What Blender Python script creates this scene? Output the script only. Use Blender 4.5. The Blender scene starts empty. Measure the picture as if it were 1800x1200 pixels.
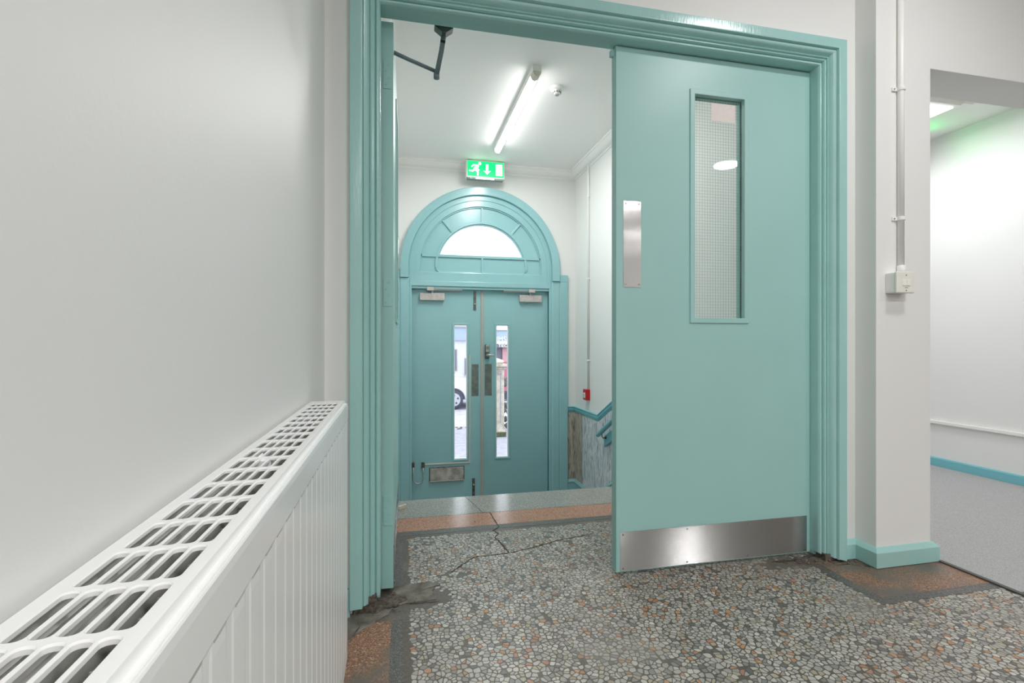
import bpy, bmesh, math, random
from mathutils import Vector, Matrix
random.seed(7)
C = bpy.context.scene.collection
SC = bpy.context.scene
PI = math.pi

# ------------------------------------------------------------------ camera, world, light, exposure
cd = bpy.data.cameras.new('camera'); cam = bpy.data.objects.new('camera', cd); C.objects.link(cam)
cd.sensor_width = 36.0; cd.lens = 872/1800*36; cd.shift_y = 1/1800; cd.clip_start = 0.02
cam.location = (0, 0, .95); cam.rotation_euler = (PI/2, 0, -math.atan(195/872))
SC.camera = cam
SC.view_settings.view_transform = 'Standard'; SC.view_settings.look = 'None'
SC.view_settings.gamma = 1; SC.view_settings.use_curve_mapping = False
SC.view_settings.exposure = 0.65
SC.cycles.use_denoising = True
SC.cycles.max_bounces = 14; SC.cycles.diffuse_bounces = 8; SC.cycles.glossy_bounces = 5
SC.cycles.transparent_max_bounces = 16; SC.cycles.sample_clamp_indirect = 6
SC.cycles.caustics_reflective = False; SC.cycles.caustics_refractive = False
W = bpy.data.worlds.new('overcast_sky'); SC.world = W; W.use_nodes = True
bg = W.node_tree.nodes['Background']; bg.inputs[0].default_value = (.88, .91, 1.0, 1); bg.inputs[1].default_value = 1.9

def area_disk(name, loc, size, power, col=(1, .99, 1)):
    l = bpy.data.lights.new(name, 'AREA'); l.shape = 'DISK'; l.size = size; l.energy = power; l.color = col
    o = bpy.data.objects.new(name, l); o.location = loc; C.objects.link(o); return o
LAMPS = [(1.89, .70), (3.41, -.92), (.9, -1.0), (.8, -3.1), (3.4, -4.6), (2.2, -6.3)]  # the one over the left hall floor is added to brighten the left wall
for i, (x, y) in enumerate(LAMPS):
    area_disk('ceiling_light_glow', (x, y, 2.845), .25, (8, 11.5, 19, 30, 26, 18)[i])
pl = bpy.data.lights.new('panel_light_glow', 'AREA'); pl.shape = 'SQUARE'; pl.size = .52; pl.energy = 7.6; pl.color = (.97, .98, 1)
po = bpy.data.objects.new('panel_light_glow', pl); po.location = (3.2, 2.82, 2.462); C.objects.link(po)

tl_ = bpy.data.lights.new('tube_light_glow', 'AREA'); tl_.shape = 'RECTANGLE'; tl_.size = .05; tl_.size_y = 1.34; tl_.energy = 16; tl_.color = (1, .99, .97)
to_ = bpy.data.objects.new('tube_light_glow', tl_); to_.location = (.925, 4.09, 2.798); C.objects.link(to_)

# ------------------------------------------------------------------ materials
def srgb(r, g, b):
    f = lambda v: (v/255/12.92) if v/255 <= .04045 else ((v/255+.055)/1.055)**2.4
    return (f(r), f(g), f(b), 1)
def mat(name, col, rough=.5, metal=0, bump=None, spec=.5, vary=None, emit=None, coat=0):
    m = bpy.data.materials.new(name); m.use_nodes = True
    nt = m.node_tree; b = nt.nodes['Principled BSDF']
    b.inputs['Base Color'].default_value = col; b.inputs['Roughness'].default_value = rough
    b.inputs['Metallic'].default_value = metal; b.inputs['Specular IOR Level'].default_value = spec
    b.inputs['Coat Weight'].default_value = coat
    if emit:
        b.inputs['Emission Color'].default_value = emit[0]; b.inputs['Emission Strength'].default_value = emit[1]
    tc = nt.nodes.new('ShaderNodeTexCoord')
    if bump:
        scale, strength, dist = bump[:3]; stretch = bump[3] if len(bump) > 3 else (1, 1, 1)
        mp = nt.nodes.new('ShaderNodeMapping'); mp.inputs['Scale'].default_value = stretch
        nt.links.new(tc.outputs['Object'], mp.inputs[0])
        n = nt.nodes.new('ShaderNodeTexNoise'); n.inputs['Scale'].default_value = scale; n.inputs['Detail'].default_value = 4
        nt.links.new(mp.outputs[0], n.inputs['Vector'])
        bp = nt.nodes.new('ShaderNodeBump'); bp.inputs['Strength'].default_value = strength; bp.inputs['Distance'].default_value = dist
        nt.links.new(n.outputs[0], bp.inputs['Height']); nt.links.new(bp.outputs[0], b.inputs['Normal'])
    if vary:
        scale, amt = vary[:2]
        n = nt.nodes.new('ShaderNodeTexNoise'); n.inputs['Scale'].default_value = scale; n.inputs['Detail'].default_value = 5
        nt.links.new(tc.outputs['Object'], n.inputs['Vector'])
        r = nt.nodes.new('ShaderNodeMapRange'); r.inputs[1].default_value = .3; r.inputs[2].default_value = .7
        r.inputs[3].default_value = 1-amt; r.inputs[4].default_value = 1+amt
        nt.links.new(n.outputs[0], r.inputs[0])
        h = nt.nodes.new('ShaderNodeHueSaturation'); h.inputs['Color'].default_value = col
        nt.links.new(r.outputs[0], h.inputs['Value']); nt.links.new(h.outputs[0], b.inputs['Base Color'])
    return m
def ramp_mat(name, stops, scale, rough=.5, stretch=(1, 1, 1), detail=6, bump=0, kind='noise', dist=0, spec=.5, big=None, bdist=.002):
    m = bpy.data.materials.new(name); m.use_nodes = True; nt = m.node_tree; b = nt.nodes['Principled BSDF']
    b.inputs['Roughness'].default_value = rough; b.inputs['Specular IOR Level'].default_value = spec
    tc = nt.nodes.new('ShaderNodeTexCoord'); mp = nt.nodes.new('ShaderNodeMapping'); mp.inputs['Scale'].default_value = stretch
    nt.links.new(tc.outputs['Object'], mp.inputs[0])
    if kind == 'noise':
        n = nt.nodes.new('ShaderNodeTexNoise'); n.inputs['Detail'].default_value = detail; n.inputs['Distortion'].default_value = dist
        out = n.outputs[0]
    else:
        n = nt.nodes.new('ShaderNodeTexVoronoi'); s = nt.nodes.new('ShaderNodeSeparateColor')
        nt.links.new(n.outputs['Color'], s.inputs[0]); out = s.outputs[0]
    n.inputs['Scale'].default_value = scale; nt.links.new(mp.outputs[0], n.inputs['Vector'])
    r = nt.nodes.new('ShaderNodeValToRGB'); e = r.color_ramp.elements
    while len(e) < len(stops): e.new(.5)
    for k, (p, c) in enumerate(stops): e[k].position = p; e[k].color = c
    nt.links.new(out, r.inputs[0]); last = r.outputs[0]
    if big:                                   # slow stains over the pattern: (scale, colour, low, high)
        n2 = nt.nodes.new('ShaderNodeTexNoise'); n2.inputs['Scale'].default_value = big[0]; n2.inputs['Detail'].default_value = 6
        nt.links.new(tc.outputs['Object'], n2.inputs['Vector'])
        mr = nt.nodes.new('ShaderNodeMapRange'); mr.inputs[1].default_value = big[2]; mr.inputs[2].default_value = big[3]
        nt.links.new(n2.outputs[0], mr.inputs[0])
        mx = nt.nodes.new('ShaderNodeMix'); mx.data_type = 'RGBA'; mx.inputs[7].default_value = big[1]
        nt.links.new(mr.outputs[0], mx.inputs[0]); nt.links.new(last, mx.inputs[6]); last = mx.outputs[2]
    nt.links.new(last, b.inputs['Base Color'])
    if bump:
        bp = nt.nodes.new('ShaderNodeBump'); bp.inputs['Strength'].default_value = bump; bp.inputs['Distance'].default_value = bdist
        nt.links.new(out, bp.inputs['Height']); nt.links.new(bp.outputs[0], b.inputs['Normal'])
    return m
def glass_mat(name, tint=(1, 1, 1, 1), ior=1.5, rough=0):
    m = bpy.data.materials.new(name); m.use_nodes = True; nt = m.node_tree; nt.nodes.clear()
    o = nt.nodes.new('ShaderNodeOutputMaterial'); mx = nt.nodes.new('ShaderNodeMixShader')
    t = nt.nodes.new('ShaderNodeBsdfTransparent'); t.inputs[0].default_value = tint
    g = nt.nodes.new('ShaderNodeBsdfGlossy'); g.inputs['Roughness'].default_value = rough
    f = nt.nodes.new('ShaderNodeFresnel'); f.inputs[0].default_value = ior
    geo = nt.nodes.new('ShaderNodeNewGeometry'); inv = nt.nodes.new('ShaderNodeMath'); inv.operation = 'SUBTRACT'; inv.inputs[0].default_value = 1
    mu = nt.nodes.new('ShaderNodeMath'); mu.operation = 'MULTIPLY'      # reflect on the outer faces only
    nt.links.new(geo.outputs['Backfacing'], inv.inputs[1]); nt.links.new(f.outputs[0], mu.inputs[0]); nt.links.new(inv.outputs[0], mu.inputs[1])
    nt.links.new(mu.outputs[0], mx.inputs[0]); nt.links.new(t.outputs[0], mx.inputs[1]); nt.links.new(g.outputs[0], mx.inputs[2])
    nt.links.new(mx.outputs[0], o.inputs[0]); return m
wall_white = mat('wall_paint', srgb(232, 232, 230), .55, bump=(260, .12, .001), vary=(1.2, .012))
wall_lining = mat('wall_paint_lining', srgb(232, 232, 230), .5, bump=(90, .18, .0015), vary=(1.2, .012))
ceil_white = mat('ceiling_paint', srgb(243, 241, 239), .65, bump=(120, .08, .001))
teal = mat('teal_gloss', srgb(160, 203, 199), .38, bump=(38, .10, .0012, (1, 1, .25)), vary=(3, .02))
teal_old = mat('teal_gloss_on_old_mouldings', srgb(162, 205, 202), .22, bump=(120, .3, .0018, (1, 1, .2)), vary=(6, .03))
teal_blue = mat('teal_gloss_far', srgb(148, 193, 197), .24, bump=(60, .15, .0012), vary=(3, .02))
cyan_rail = mat('blue_green_rail', srgb(120, 188, 198), .3, bump=(60, .1, .001))
rad_white = mat('radiator_enamel', srgb(244, 244, 243), .22)
rad_grey = mat('radiator_inner', srgb(190, 190, 184), .6, vary=(40, .12))
white_pl = mat('white_plastic', srgb(238, 238, 234), .35)
cream_pl = mat('cream_plastic', srgb(214, 208, 192), .4)
steel_h = mat('brushed_steel_plate', (.50, .50, .49, 1), .16, 1)
steel_v = mat('brushed_steel_push_plate', (.62, .62, .61, 1), .10, 1)
steel = mat('satin_steel', (.56, .55, .53, 1), .34, .7, bump=(200, .1, .0005))
steel_dark = mat('dark_aged_steel', (.20, .20, .185, 1), .42, 1, vary=(30, .3))
plate_dark = mat('dull_push_plate', srgb(118, 126, 120), .45, .3, vary=(25, .2))
closer_met = mat('closer_silver', (.56, .51, .49, 1), .4, .35, vary=(30, .15))
brass = mat('aged_brass', (.16, .11, .06, 1), .35, 1)
arm_grey = mat('grey_closer_arm', srgb(122, 136, 142), .45, .2)
black = mat('black_rubber', srgb(30, 30, 30), .6)
red_pl = mat('red_plastic', srgb(190, 18, 28), .35)
screw_m = mat('screw_steel', (.4, .4, .38, 1), .35, 1)
paper = mat('paper', srgb(232, 222, 218), .8, vary=(60, .03))
wire_m = mat('glass_wire', srgb(120, 128, 122), .5, .3)
glass = glass_mat('window_glass', (.96, .99, .98, 1), 1.5)
glass_wired = glass_mat('wired_glass', (.97, .99, .98, 1), 1.6)
lamp_em = mat('lamp_diffuser', (1, 1, 1, 1), .4, emit=((1, .98, .95, 1), 12))
tube_em = mat('tube_diffuser', (1, 1, 1, 1), .4, emit=((1, .985, .97, 1), 13))
panel_em = mat('panel_diffuser', (1, 1, 1, 1), .4, emit=((.97, .98, 1, 1), 4))
green_em = mat('exit_green', srgb(0, 170, 80), .4, emit=((.0, .62, .17, 1), .95))
white_em = mat('exit_white', (.9, .9, .9, 1), .4, emit=((.9, 1, .97, 1), .85))
strip_em = mat('exit_downlight', (.9, .9, .9, 1), .4, emit=((1, 1, 1, 1), 3))
led_em = mat('exit_led', (.1, .9, .5, 1), .4, emit=((.1, 1, .5, 1), 2))
green_glow = mat('exit_green_glow', srgb(0, 170, 80), .4, emit=((.0, .8, .15, 1), 6))

def chip_underlay():
    """matrix of the terrazzo, with the same chips drawn by voronoi where the modelled chips stop"""
    return ramp_mat('terrazzo_matrix', [(0, srgb(68, 62, 55)), (.5, srgb(92, 84, 75)), (1, srgb(124, 116, 105))], 90, .42, detail=8,
                    big=(2.2, srgb(138, 134, 126), .56, .75))
terrazzo_matrix = chip_underlay()
def chip_mat():
    m = bpy.data.materials.new('terrazzo_chip'); m.use_nodes = True; nt = m.node_tree; b = nt.nodes['Principled BSDF']
    b.inputs['Roughness'].default_value = .34; b.inputs['Specular IOR Level'].default_value = .5
    a = nt.nodes.new('ShaderNodeVertexColor'); a.layer_name = 'chip'
    tc = nt.nodes.new('ShaderNodeTexCoord')
    n2 = nt.nodes.new('ShaderNodeTexNoise'); n2.inputs['Scale'].default_value = 2.2; n2.inputs['Detail'].default_value = 6
    nt.links.new(tc.outputs['Object'], n2.inputs['Vector'])
    mr = nt.nodes.new('ShaderNodeMapRange'); mr.inputs[1].default_value = .45; mr.inputs[2].default_value = .72; mr.inputs[4].default_value = .6
    nt.links.new(n2.outputs[0], mr.inputs[0])
    n3 = nt.nodes.new('ShaderNodeTexNoise'); n3.inputs['Scale'].default_value = 320; n3.inputs['Detail'].default_value = 3
    nt.links.new(tc.outputs['Object'], n3.inputs['Vector'])
    m3 = nt.nodes.new('ShaderNodeMapRange'); m3.inputs[1].default_value = .3; m3.inputs[2].default_value = .7; m3.inputs[3].default_value = .82; m3.inputs[4].default_value = 1.12
    nt.links.new(n3.outputs[0], m3.inputs[0])
    h = nt.nodes.new('ShaderNodeHueSaturation'); nt.links.new(a.outputs[0], h.inputs['Color']); nt.links.new(m3.outputs[0], h.inputs['Value'])
    mx = nt.nodes.new('ShaderNodeMix'); mx.data_type = 'RGBA'; mx.inputs[7].default_value = srgb(140, 136, 128)
    nt.links.new(mr.outputs[0], mx.inputs[0]); nt.links.new(h.outputs[0], mx.inputs[6]); nt.links.new(mx.outputs[2], b.inputs['Base Color'])
    return m
chip_m = chip_mat()
brown_tz = ramp_mat('brown_terrazzo', [(0, srgb(92, 72, 60)), (.45, srgb(136, 98, 74)), (.8, srgb(164, 118, 88)), (1, srgb(190, 160, 135))], 260, .45, kind='vor',
                    big=(5, srgb(104, 98, 90), .42, .62))
orange_tz = ramp_mat('orange_terrazzo', [(0, srgb(140, 88, 66)), (.5, srgb(172, 116, 88)), (1, srgb(205, 160, 130))], 300, .2, kind='vor')
grey_tz = ramp_mat('grey_terrazzo', [(0, srgb(110, 108, 104)), (.5, srgb(146, 143, 138)), (1, srgb(184, 180, 172))], 320, .17, kind='vor')
dark_tz = ramp_mat('dark_terrazzo', [(0, srgb(66, 64, 62)), (.6, srgb(90, 88, 85)), (1, srgb(126, 122, 116))], 330, .42, kind='vor',
                   big=(4, srgb(112, 108, 100), .58, .75))
cement = ramp_mat('rough_cement', [(.25, srgb(84, 79, 70)), (.5, srgb(118, 114, 105)), (.8, srgb(146, 142, 132))], 22, .85, detail=10, bump=.6, bdist=.004)
dirt_void_m = ramp_mat('dark_dirt_and_void', [(.3, srgb(56, 50, 44)), (.6, srgb(106, 98, 88)), (.9, srgb(138, 130, 118))], 70, .95, detail=8, bump=.6, bdist=.004)
crack_m = mat('crack_shadow', srgb(58, 50, 40), .9)
carpet_m = ramp_mat('grey_carpet', [(.2, srgb(130, 130, 130)), (.5, srgb(172, 172, 172)), (.8, srgb(206, 206, 206))], 420, .95, detail=2, bump=.5, bdist=.003, spec=.1)
strip_dark = mat('threshold_strip_dark', srgb(78, 76, 74), .5)
marble_g = ramp_mat('grey_veined_marble', [(.25, srgb(104, 106, 112)), (.4, srgb(166, 170, 178)), (.55, srgb(226, 228, 232)), (.72, srgb(184, 186, 188)), (1, srgb(140, 132, 126))],
                    12, .25, stretch=(3, 3.2, .5), detail=10, dist=1.6)
marble_b = ramp_mat('brown_veined_marble', [(.25, srgb(96, 90, 82)), (.45, srgb(158, 152, 140)), (.6, srgb(198, 192, 180)), (.8, srgb(140, 132, 120))],
                    12, .3, stretch=(3, 3.2, .5), detail=10, dist=1.6)
asphalt = ramp_mat('pale_asphalt', [(.3, srgb(160, 158, 166)), (.7, srgb(190, 188, 196))], 6, .85, detail=10)
paving = ramp_mat('pale_paving', [(.3, srgb(146, 142, 154)), (.7, srgb(172, 168, 178))], 8, .85, detail=8)
stone_m = ramp_mat('weathered_stone', [(.3, srgb(150, 140, 128)), (.55, srgb(194, 184, 170)), (.8, srgb(214, 206, 196))], 9, .9, detail=9, bump=.4)
moss_m = ramp_mat('moss', [(.3, srgb(66, 74, 50)), (.7, srgb(100, 104, 78))], 40, .95, bump=.5)
render_white = mat('white_render', srgb(212, 212, 216), .85, vary=(2, .04))
blue_grey = mat('blue_grey_cladding', srgb(156, 170, 190), .6, vary=(2, .04))
win_dark = mat('window_dark', srgb(120, 112, 128), .15)
frame_grey = mat('window_frame_grey', srgb(150, 148, 156), .5)
brick_pink = mat('pinkish_brick', srgb(196, 150, 154), .85, vary=(14, .12))
shop_dark = mat('shop_fascia', srgb(112, 108, 122), .5)
sign_white = mat('sign_white', srgb(248, 248, 240), .6)
car_white = mat('car_white', srgb(238, 240, 244), .15, coat=.5)
tyre_m = mat('tyre', srgb(70, 72, 84), .7)
alloy = mat('alloy', srgb(206, 208, 214), .3, .6)
car_glass = mat('car_glass', srgb(60, 70, 84), .08)
hedge_m = ramp_mat('dark_foliage', [(.3, srgb(52, 60, 56)), (.7, srgb(120, 118, 116))], 30, .9, bump=.6)
pink_m = mat('pink_red_panel', srgb(176, 104, 124), .6)

# ------------------------------------------------------------------ helpers
class MB:
    def __init__(s, sx=1): s.v = []; s.f = []; s.sx = sx
    def add(s, vs, fs):
        n = len(s.v); s.v += [(v[0]*s.sx, v[1], v[2]) for v in vs]; s.f += [tuple(i+n for i in f) for f in fs]; return s
    def box(s, x0, x1, y0, y1, z0, z1):
        return s.add([(x0, y0, z0), (x1, y0, z0), (x1, y1, z0), (x0, y1, z0), (x0, y0, z1), (x1, y0, z1), (x1, y1, z1), (x0, y1, z1)],
                     [(0, 3, 2, 1), (4, 5, 6, 7), (0, 1, 5, 4), (1, 2, 6, 5), (2, 3, 7, 6), (3, 0, 4, 7)])
    def prism(s, poly, axis, a, b):
        """poly 2-D outline extruded along axis: 'x' -> (a,p,q), 'y' -> (p,a,q), 'z' -> (p,q,a)"""
        f = {'x': lambda t, p: (t, p[0], p[1]), 'y': lambda t, p: (p[0], t, p[1]), 'z': lambda t, p: (p[0], p[1], t)}[axis]
        n = len(poly)
        return s.add([f(a, p) for p in poly]+[f(b, p) for p in poly],
                     [tuple(range(n))[::-1], tuple(range(n, 2*n))]+[(i, (i+1) % n, n+(i+1) % n, n+i) for i in range(n)])
    def loft(s, rings, closed=True, caps=True):
        n = len(rings[0]); vs = [p for r in rings for p in r]; fs = []
        for k in range(len(rings)-1):
            for i in range(n if closed else n-1):
                j = (i+1) % n; fs.append((k*n+i, k*n+j, (k+1)*n+j, (k+1)*n+i))
        if caps: fs += [tuple(range(n))[::-1], tuple(range((len(rings)-1)*n, len(rings)*n))]
        return s.add(vs, fs)
    def slab(s, x0, x1, z0, z1, hx0, hx1, hz0, hz1, y0, y1):
        """upright slab with a rectangular hole"""
        a = [(x0, z0), (x1, z0), (x1, z1), (x0, z1)]; b = [(hx0, hz0), (hx1, hz0), (hx1, hz1), (hx0, hz1)]
        vv = [(x, y0, z) for x, z in a]+[(x, y0, z) for x, z in b]+[(x, y1, z) for x, z in a]+[(x, y1, z) for x, z in b]; ff = []
        for i in range(4):
            j = (i+1) % 4; ff += [(i, j, 4+j, 4+i), (8+i, 12+i, 12+j, 8+j), (i, 8+i, 8+j, j), (4+i, 4+j, 12+j, 12+i)]
        return s.add(vv, ff)
    def tube(s, path, r, n=10, ry=None):
        rings = []; P = [Vector(p) for p in path]
        for i, p in enumerate(P):
            t = (P[min(i+1, len(P)-1)]-P[max(i-1, 0)]).normalized()
            up = Vector((0, 0, 1)) if abs(t.z) < .9 else Vector((1, 0, 0))
            a = t.cross(up).normalized(); b = a.cross(t).normalized()
            rr = r[i] if isinstance(r, (list, tuple)) else r; r2 = ry or rr
            rings.append([tuple(p+a*math.cos(2*PI*k/n)*rr+b*math.sin(2*PI*k/n)*r2) for k in range(n)])
        return s.loft(rings)
    def lathe(s, prof, c=(0, 0, 0), axis='z', n=24):
        f = {'z': lambda r, a, h: (c[0]+r*math.cos(a), c[1]+r*math.sin(a), c[2]+h), 'y': lambda r, a, h: (c[0]+r*math.cos(a), c[1]+h, c[2]+r*math.sin(a)),
             'x': lambda r, a, h: (c[0]+h, c[1]+r*math.cos(a), c[2]+r*math.sin(a))}[axis]
        return s.loft([[f(max(r, 1e-5), 2*PI*k/n, h) for k in range(n)] for r, h in prof])
def obj(name, mb, m, parent=None, bevel=0, smooth=False, local=False, uv=None, seg=2, **props):
    off = Vector((0, 0, 0))
    if parent is not None and not local:
        p = parent
        while p is not None: off += p.location; p = p.parent
    me = bpy.data.meshes.new(name)
    me.from_pydata([(v[0]-off.x, v[1]-off.y, v[2]-off.z) for v in mb.v], [], mb.f)
    bm = bmesh.new(); bm.from_mesh(me); bmesh.ops.remove_doubles(bm, verts=bm.verts, dist=1e-5)
    bmesh.ops.recalc_face_normals(bm, faces=bm.faces)
    if uv:
        L = bm.loops.layers.uv.new('UVMap')
        for f in bm.faces:
            for l in f.loops: l[L].uv = (l.vert.co[uv[0]]*3, l.vert.co[uv[1]]*3)
    bm.to_mesh(me); bm.free()
    if smooth: me.shade_smooth()
    me.materials.append(m)
    o = bpy.data.objects.new(name, me); C.objects.link(o)
    if bevel:
        md = o.modifiers.new('bevel', 'BEVEL'); md.width = bevel; md.segments = seg; md.limit_method = 'ANGLE'; md.angle_limit = .6
    if parent is not None: o.parent = parent
    for k, v in props.items(): o[k] = v
    return o
def tag(o, label, cat, group=None, kind=None):
    o['label'] = label; o['category'] = cat
    if group: o['group'] = group
    if kind: o['kind'] = kind
    return o
def thing(name, label, cat, loc=(0, 0, 0), rz=0, group=None, kind=None):
    o = bpy.data.objects.new(name, None); o.empty_display_size = .05; C.objects.link(o); o.location = loc; o.rotation_euler = (0, 0, rz)
    return tag(o, label, cat, group, kind)
def struct(name, mb, m, label, cat, parent=None, **k):
    o = obj(name, mb, m, parent, **k); return tag(o, label, cat, kind='structure')
def smooth_by_angle(o):
    for p in o.data.polygons: p.use_smooth = True
    me = o.data; bm = bmesh.new(); bm.from_mesh(me)
    for e in bm.edges:
        if len(e.link_faces) == 2 and e.calc_face_angle(0) > .6: e.smooth = False
    bm.to_mesh(me); bm.free()
    return o

# ------------------------------------------------------------------ the rooms
YW = 1.81                      # face of the doorway wall
XL, XR = -.072, 1.781          # doorway opening
ZH = 2.155
# left wall follows the radiator's slight turn
m = MB(); m.box(-.12, 0, -9, 0, 0, 2.9)
wl = struct('wall_left', m, wall_lining, 'off-white painted wall on the left behind the radiator', 'wall')
wl.location = (-.2578, 1.86, 0); wl.rotation_euler = (0, 0, .0135)
m = MB(); m.box(-.40, XL-.094, YW, 1.905, 0, 2.9).box(XR+.094, 1.96, YW, 1.905, 0, 2.9).box(XL-.094, XR+.094, YW, 1.905, ZH+.094, 2.9)
struct('wall_front', m, wall_white, 'off-white wall around the teal double doorway', 'wall')
m = MB(); m.prism([(1.96, 0), (2.25, 0), (2.25, 2.139), (3.85, 2.139), (3.85, 0), (6.5, 0), (6.5, 2.9), (1.96, 2.9)], 'y', 1.71, 1.905)
struct('wall_nib', m, wall_white, 'pale grey projecting pier and beam around the opening to the carpeted room', 'wall', bevel=.003)
m = MB(); m.box(-.45, 6.5, -7.1, -7, 0, 2.9)
struct('wall_back', m, wall_white, 'off-white wall behind the camera', 'wall')
m = MB(); m.box(6.5, 6.6, -7.1, 1.905, 0, 2.9)
struct('wall_right', m, wall_white, 'off-white wall far to the right of the camera', 'wall')
m = MB(); m.box(-.45, 6.6, -7.1, 1.905, 2.9, 3.0)
struct('ceiling', m, ceil_white, 'white ceiling over the terrazzo hall', 'ceiling')
# vestibule
m = MB(); m.box(1.94, 2.25, 1.905, 5.60, -1.0, 2.9)
struct('wall_vestibule_right', m, wall_white, 'white right-hand wall of the entrance stair', 'wall')
m = MB(); m.box(-.25, -.12, 1.905, 5.60, -1.0, 2.9)
struct('wall_vestibule_left', m, wall_white, 'white left-hand wall of the entrance stair behind the open door', 'wall')
CX, CZ = .867, 1.755
def arch_poly(r, z0, n=40, x0=None):
    pts = [(CX+r*math.cos(PI*k/n), CZ+r*math.sin(PI*k/n)) for k in range(n+1)]
    return pts
m = MB()      # end wall with an arched hole
hole = [(CX+.79, -1.0)]+arch_poly(.79, 0)+[(CX-.79, -1.0)]
n = len(hole); vs = []; fs = []
outer = []
for (x, z) in hole:
    dx, dz = x-CX, z-CZ
    if z <= CZ: outer.append((CX+1.12*(1 if dx > 0 else -1), z))
    else:
        k = min(1.12/abs(dx) if abs(dx) > 1e-6 else 9, (2.9-CZ)/dz if dz > 1e-6 else 9); outer.append((CX+dx*k, CZ+dz*k))
for y in (5.37, 5.60):
    vs += [(x, y, z) for x, z in hole]+[(x, y, z) for x, z in outer]
for i in range(n-1):
    fs += [(i, i+1, n+i+1, n+i), (2*n+i, 3*n+i, 3*n+i+1, 2*n+i+1), (i, 2*n+i, 2*n+i+1, i+1)]
m.add(vs, fs)
for sx in (-1, 1): m.box(*sorted((CX+sx*1.05, CX+sx*1.2)), 5.372, 5.6, 2.3, 2.9)
struct('wall_end', m, wall_white, 'off-white end wall around the arched street entrance', 'wall')
m = MB(); m.box(-.25, 2.25, 1.905, 5.62, 2.88, 3.0)
struct('ceiling', m, ceil_white, 'white ceiling over the entrance stair', 'ceiling')
# carpeted room
m = MB(); m.box(4.0, 4.1, 1.905, 6.2, 0, 2.6)
struct('wall_side_room', m, wall_white, 'white side wall of the grey-carpeted room', 'wall')
m = MB(); m.box(2.25, 4.1, 6.1, 6.2, 0, 2.6)
struct('wall_side_room_end', m, wall_white, 'white end wall of the grey-carpeted room', 'wall')
m = MB(); m.box(2.25, 4.1, 1.905, 6.2, 2.51, 2.6)
struct('ceiling', m, ceil_white, 'white lower ceiling of the grey-carpeted room', 'ceiling')
# small white ledge and skirting in that room
m = MB(); m.box(3.975, 4.0, 1.905, 6.1, .328, .352)
struct('trim_1', m, white_pl, 'thin white ledge rail low on the side room wall', 'trim', bevel=.003)
m = MB(); m.prism([(3.982, 0), (4.0, 0), (4.0, .07), (3.987, .07), (3.982, .062)], 'y', 1.905, 6.1)
struct('baseboard_side_room', m, cyan_rail, 'light blue skirting along the side room wall', 'baseboard')

# ------------------------------------------------------------------ floor
m = MB(); m.box(-.45, 6.6, -7.1, 1.905, -.15, 0).box(-.25, 1.95, 1.905, 3.02, -.15, 0)
m.box(1.95, 4.1, 1.905, 6.2, -.15, 0)
floor = struct('floor', m, terrazzo_matrix, 'worn terrazzo floor of the hall', 'floor')
T = .0009
def inlay(name, x0, x1, y0, y1, mt, label, t=T):
    mm = MB().box(x0, x1, y0, y1, 0, t); return obj(name, mm, mt, floor, label=label)
inlay('terrazzo_border', -.40, -.033, -3, 1.74, brown_tz, 'brown speckled border along the left wall')
inlay('dark_border_line', -.033, .008, -3, 1.74, dark_tz, 'dark grey line beside the brown border')
inlay('dark_border_line', -.12, .008, 1.975, 2.485, dark_tz, 'dark grey line inside the doorway')
inlay('dark_border_line', -.12, 1.94, 2.485, 2.54, dark_tz, 'dark grey line across the stair head')
inlay('orange_band', -.12, 1.94, 2.54, 2.728, orange_tz, 'orange speckled terrazzo band')
m = MB(); m.prism([(2.728, 0), (3.02, 0), (3.02, -.03), (3.035, -.03), (3.046, -.022), (3.05, -.011), (3.046, -.003), (3.038, T), (2.728, T)], 'x', -.12, 1.94)
obj('stair_nosing', m, grey_tz, floor, label='grey speckled top tread with rounded nosing')
m = MB(); m.prism([(1.700, 1.458), (2.268, 1.458), (2.268, 1.50), (1.745, 1.50), (1.745, 1.725), (1.700, 1.70)], 'z', 0, T)
obj('dark_border_line', m, dark_tz, floor, label='dark grey line round the brown patch by the pier')
inlay('terrazzo_border', 1.745, 2.268, 1.50, 1.81, brown_tz, 'brown speckled patch by the pier')

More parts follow.
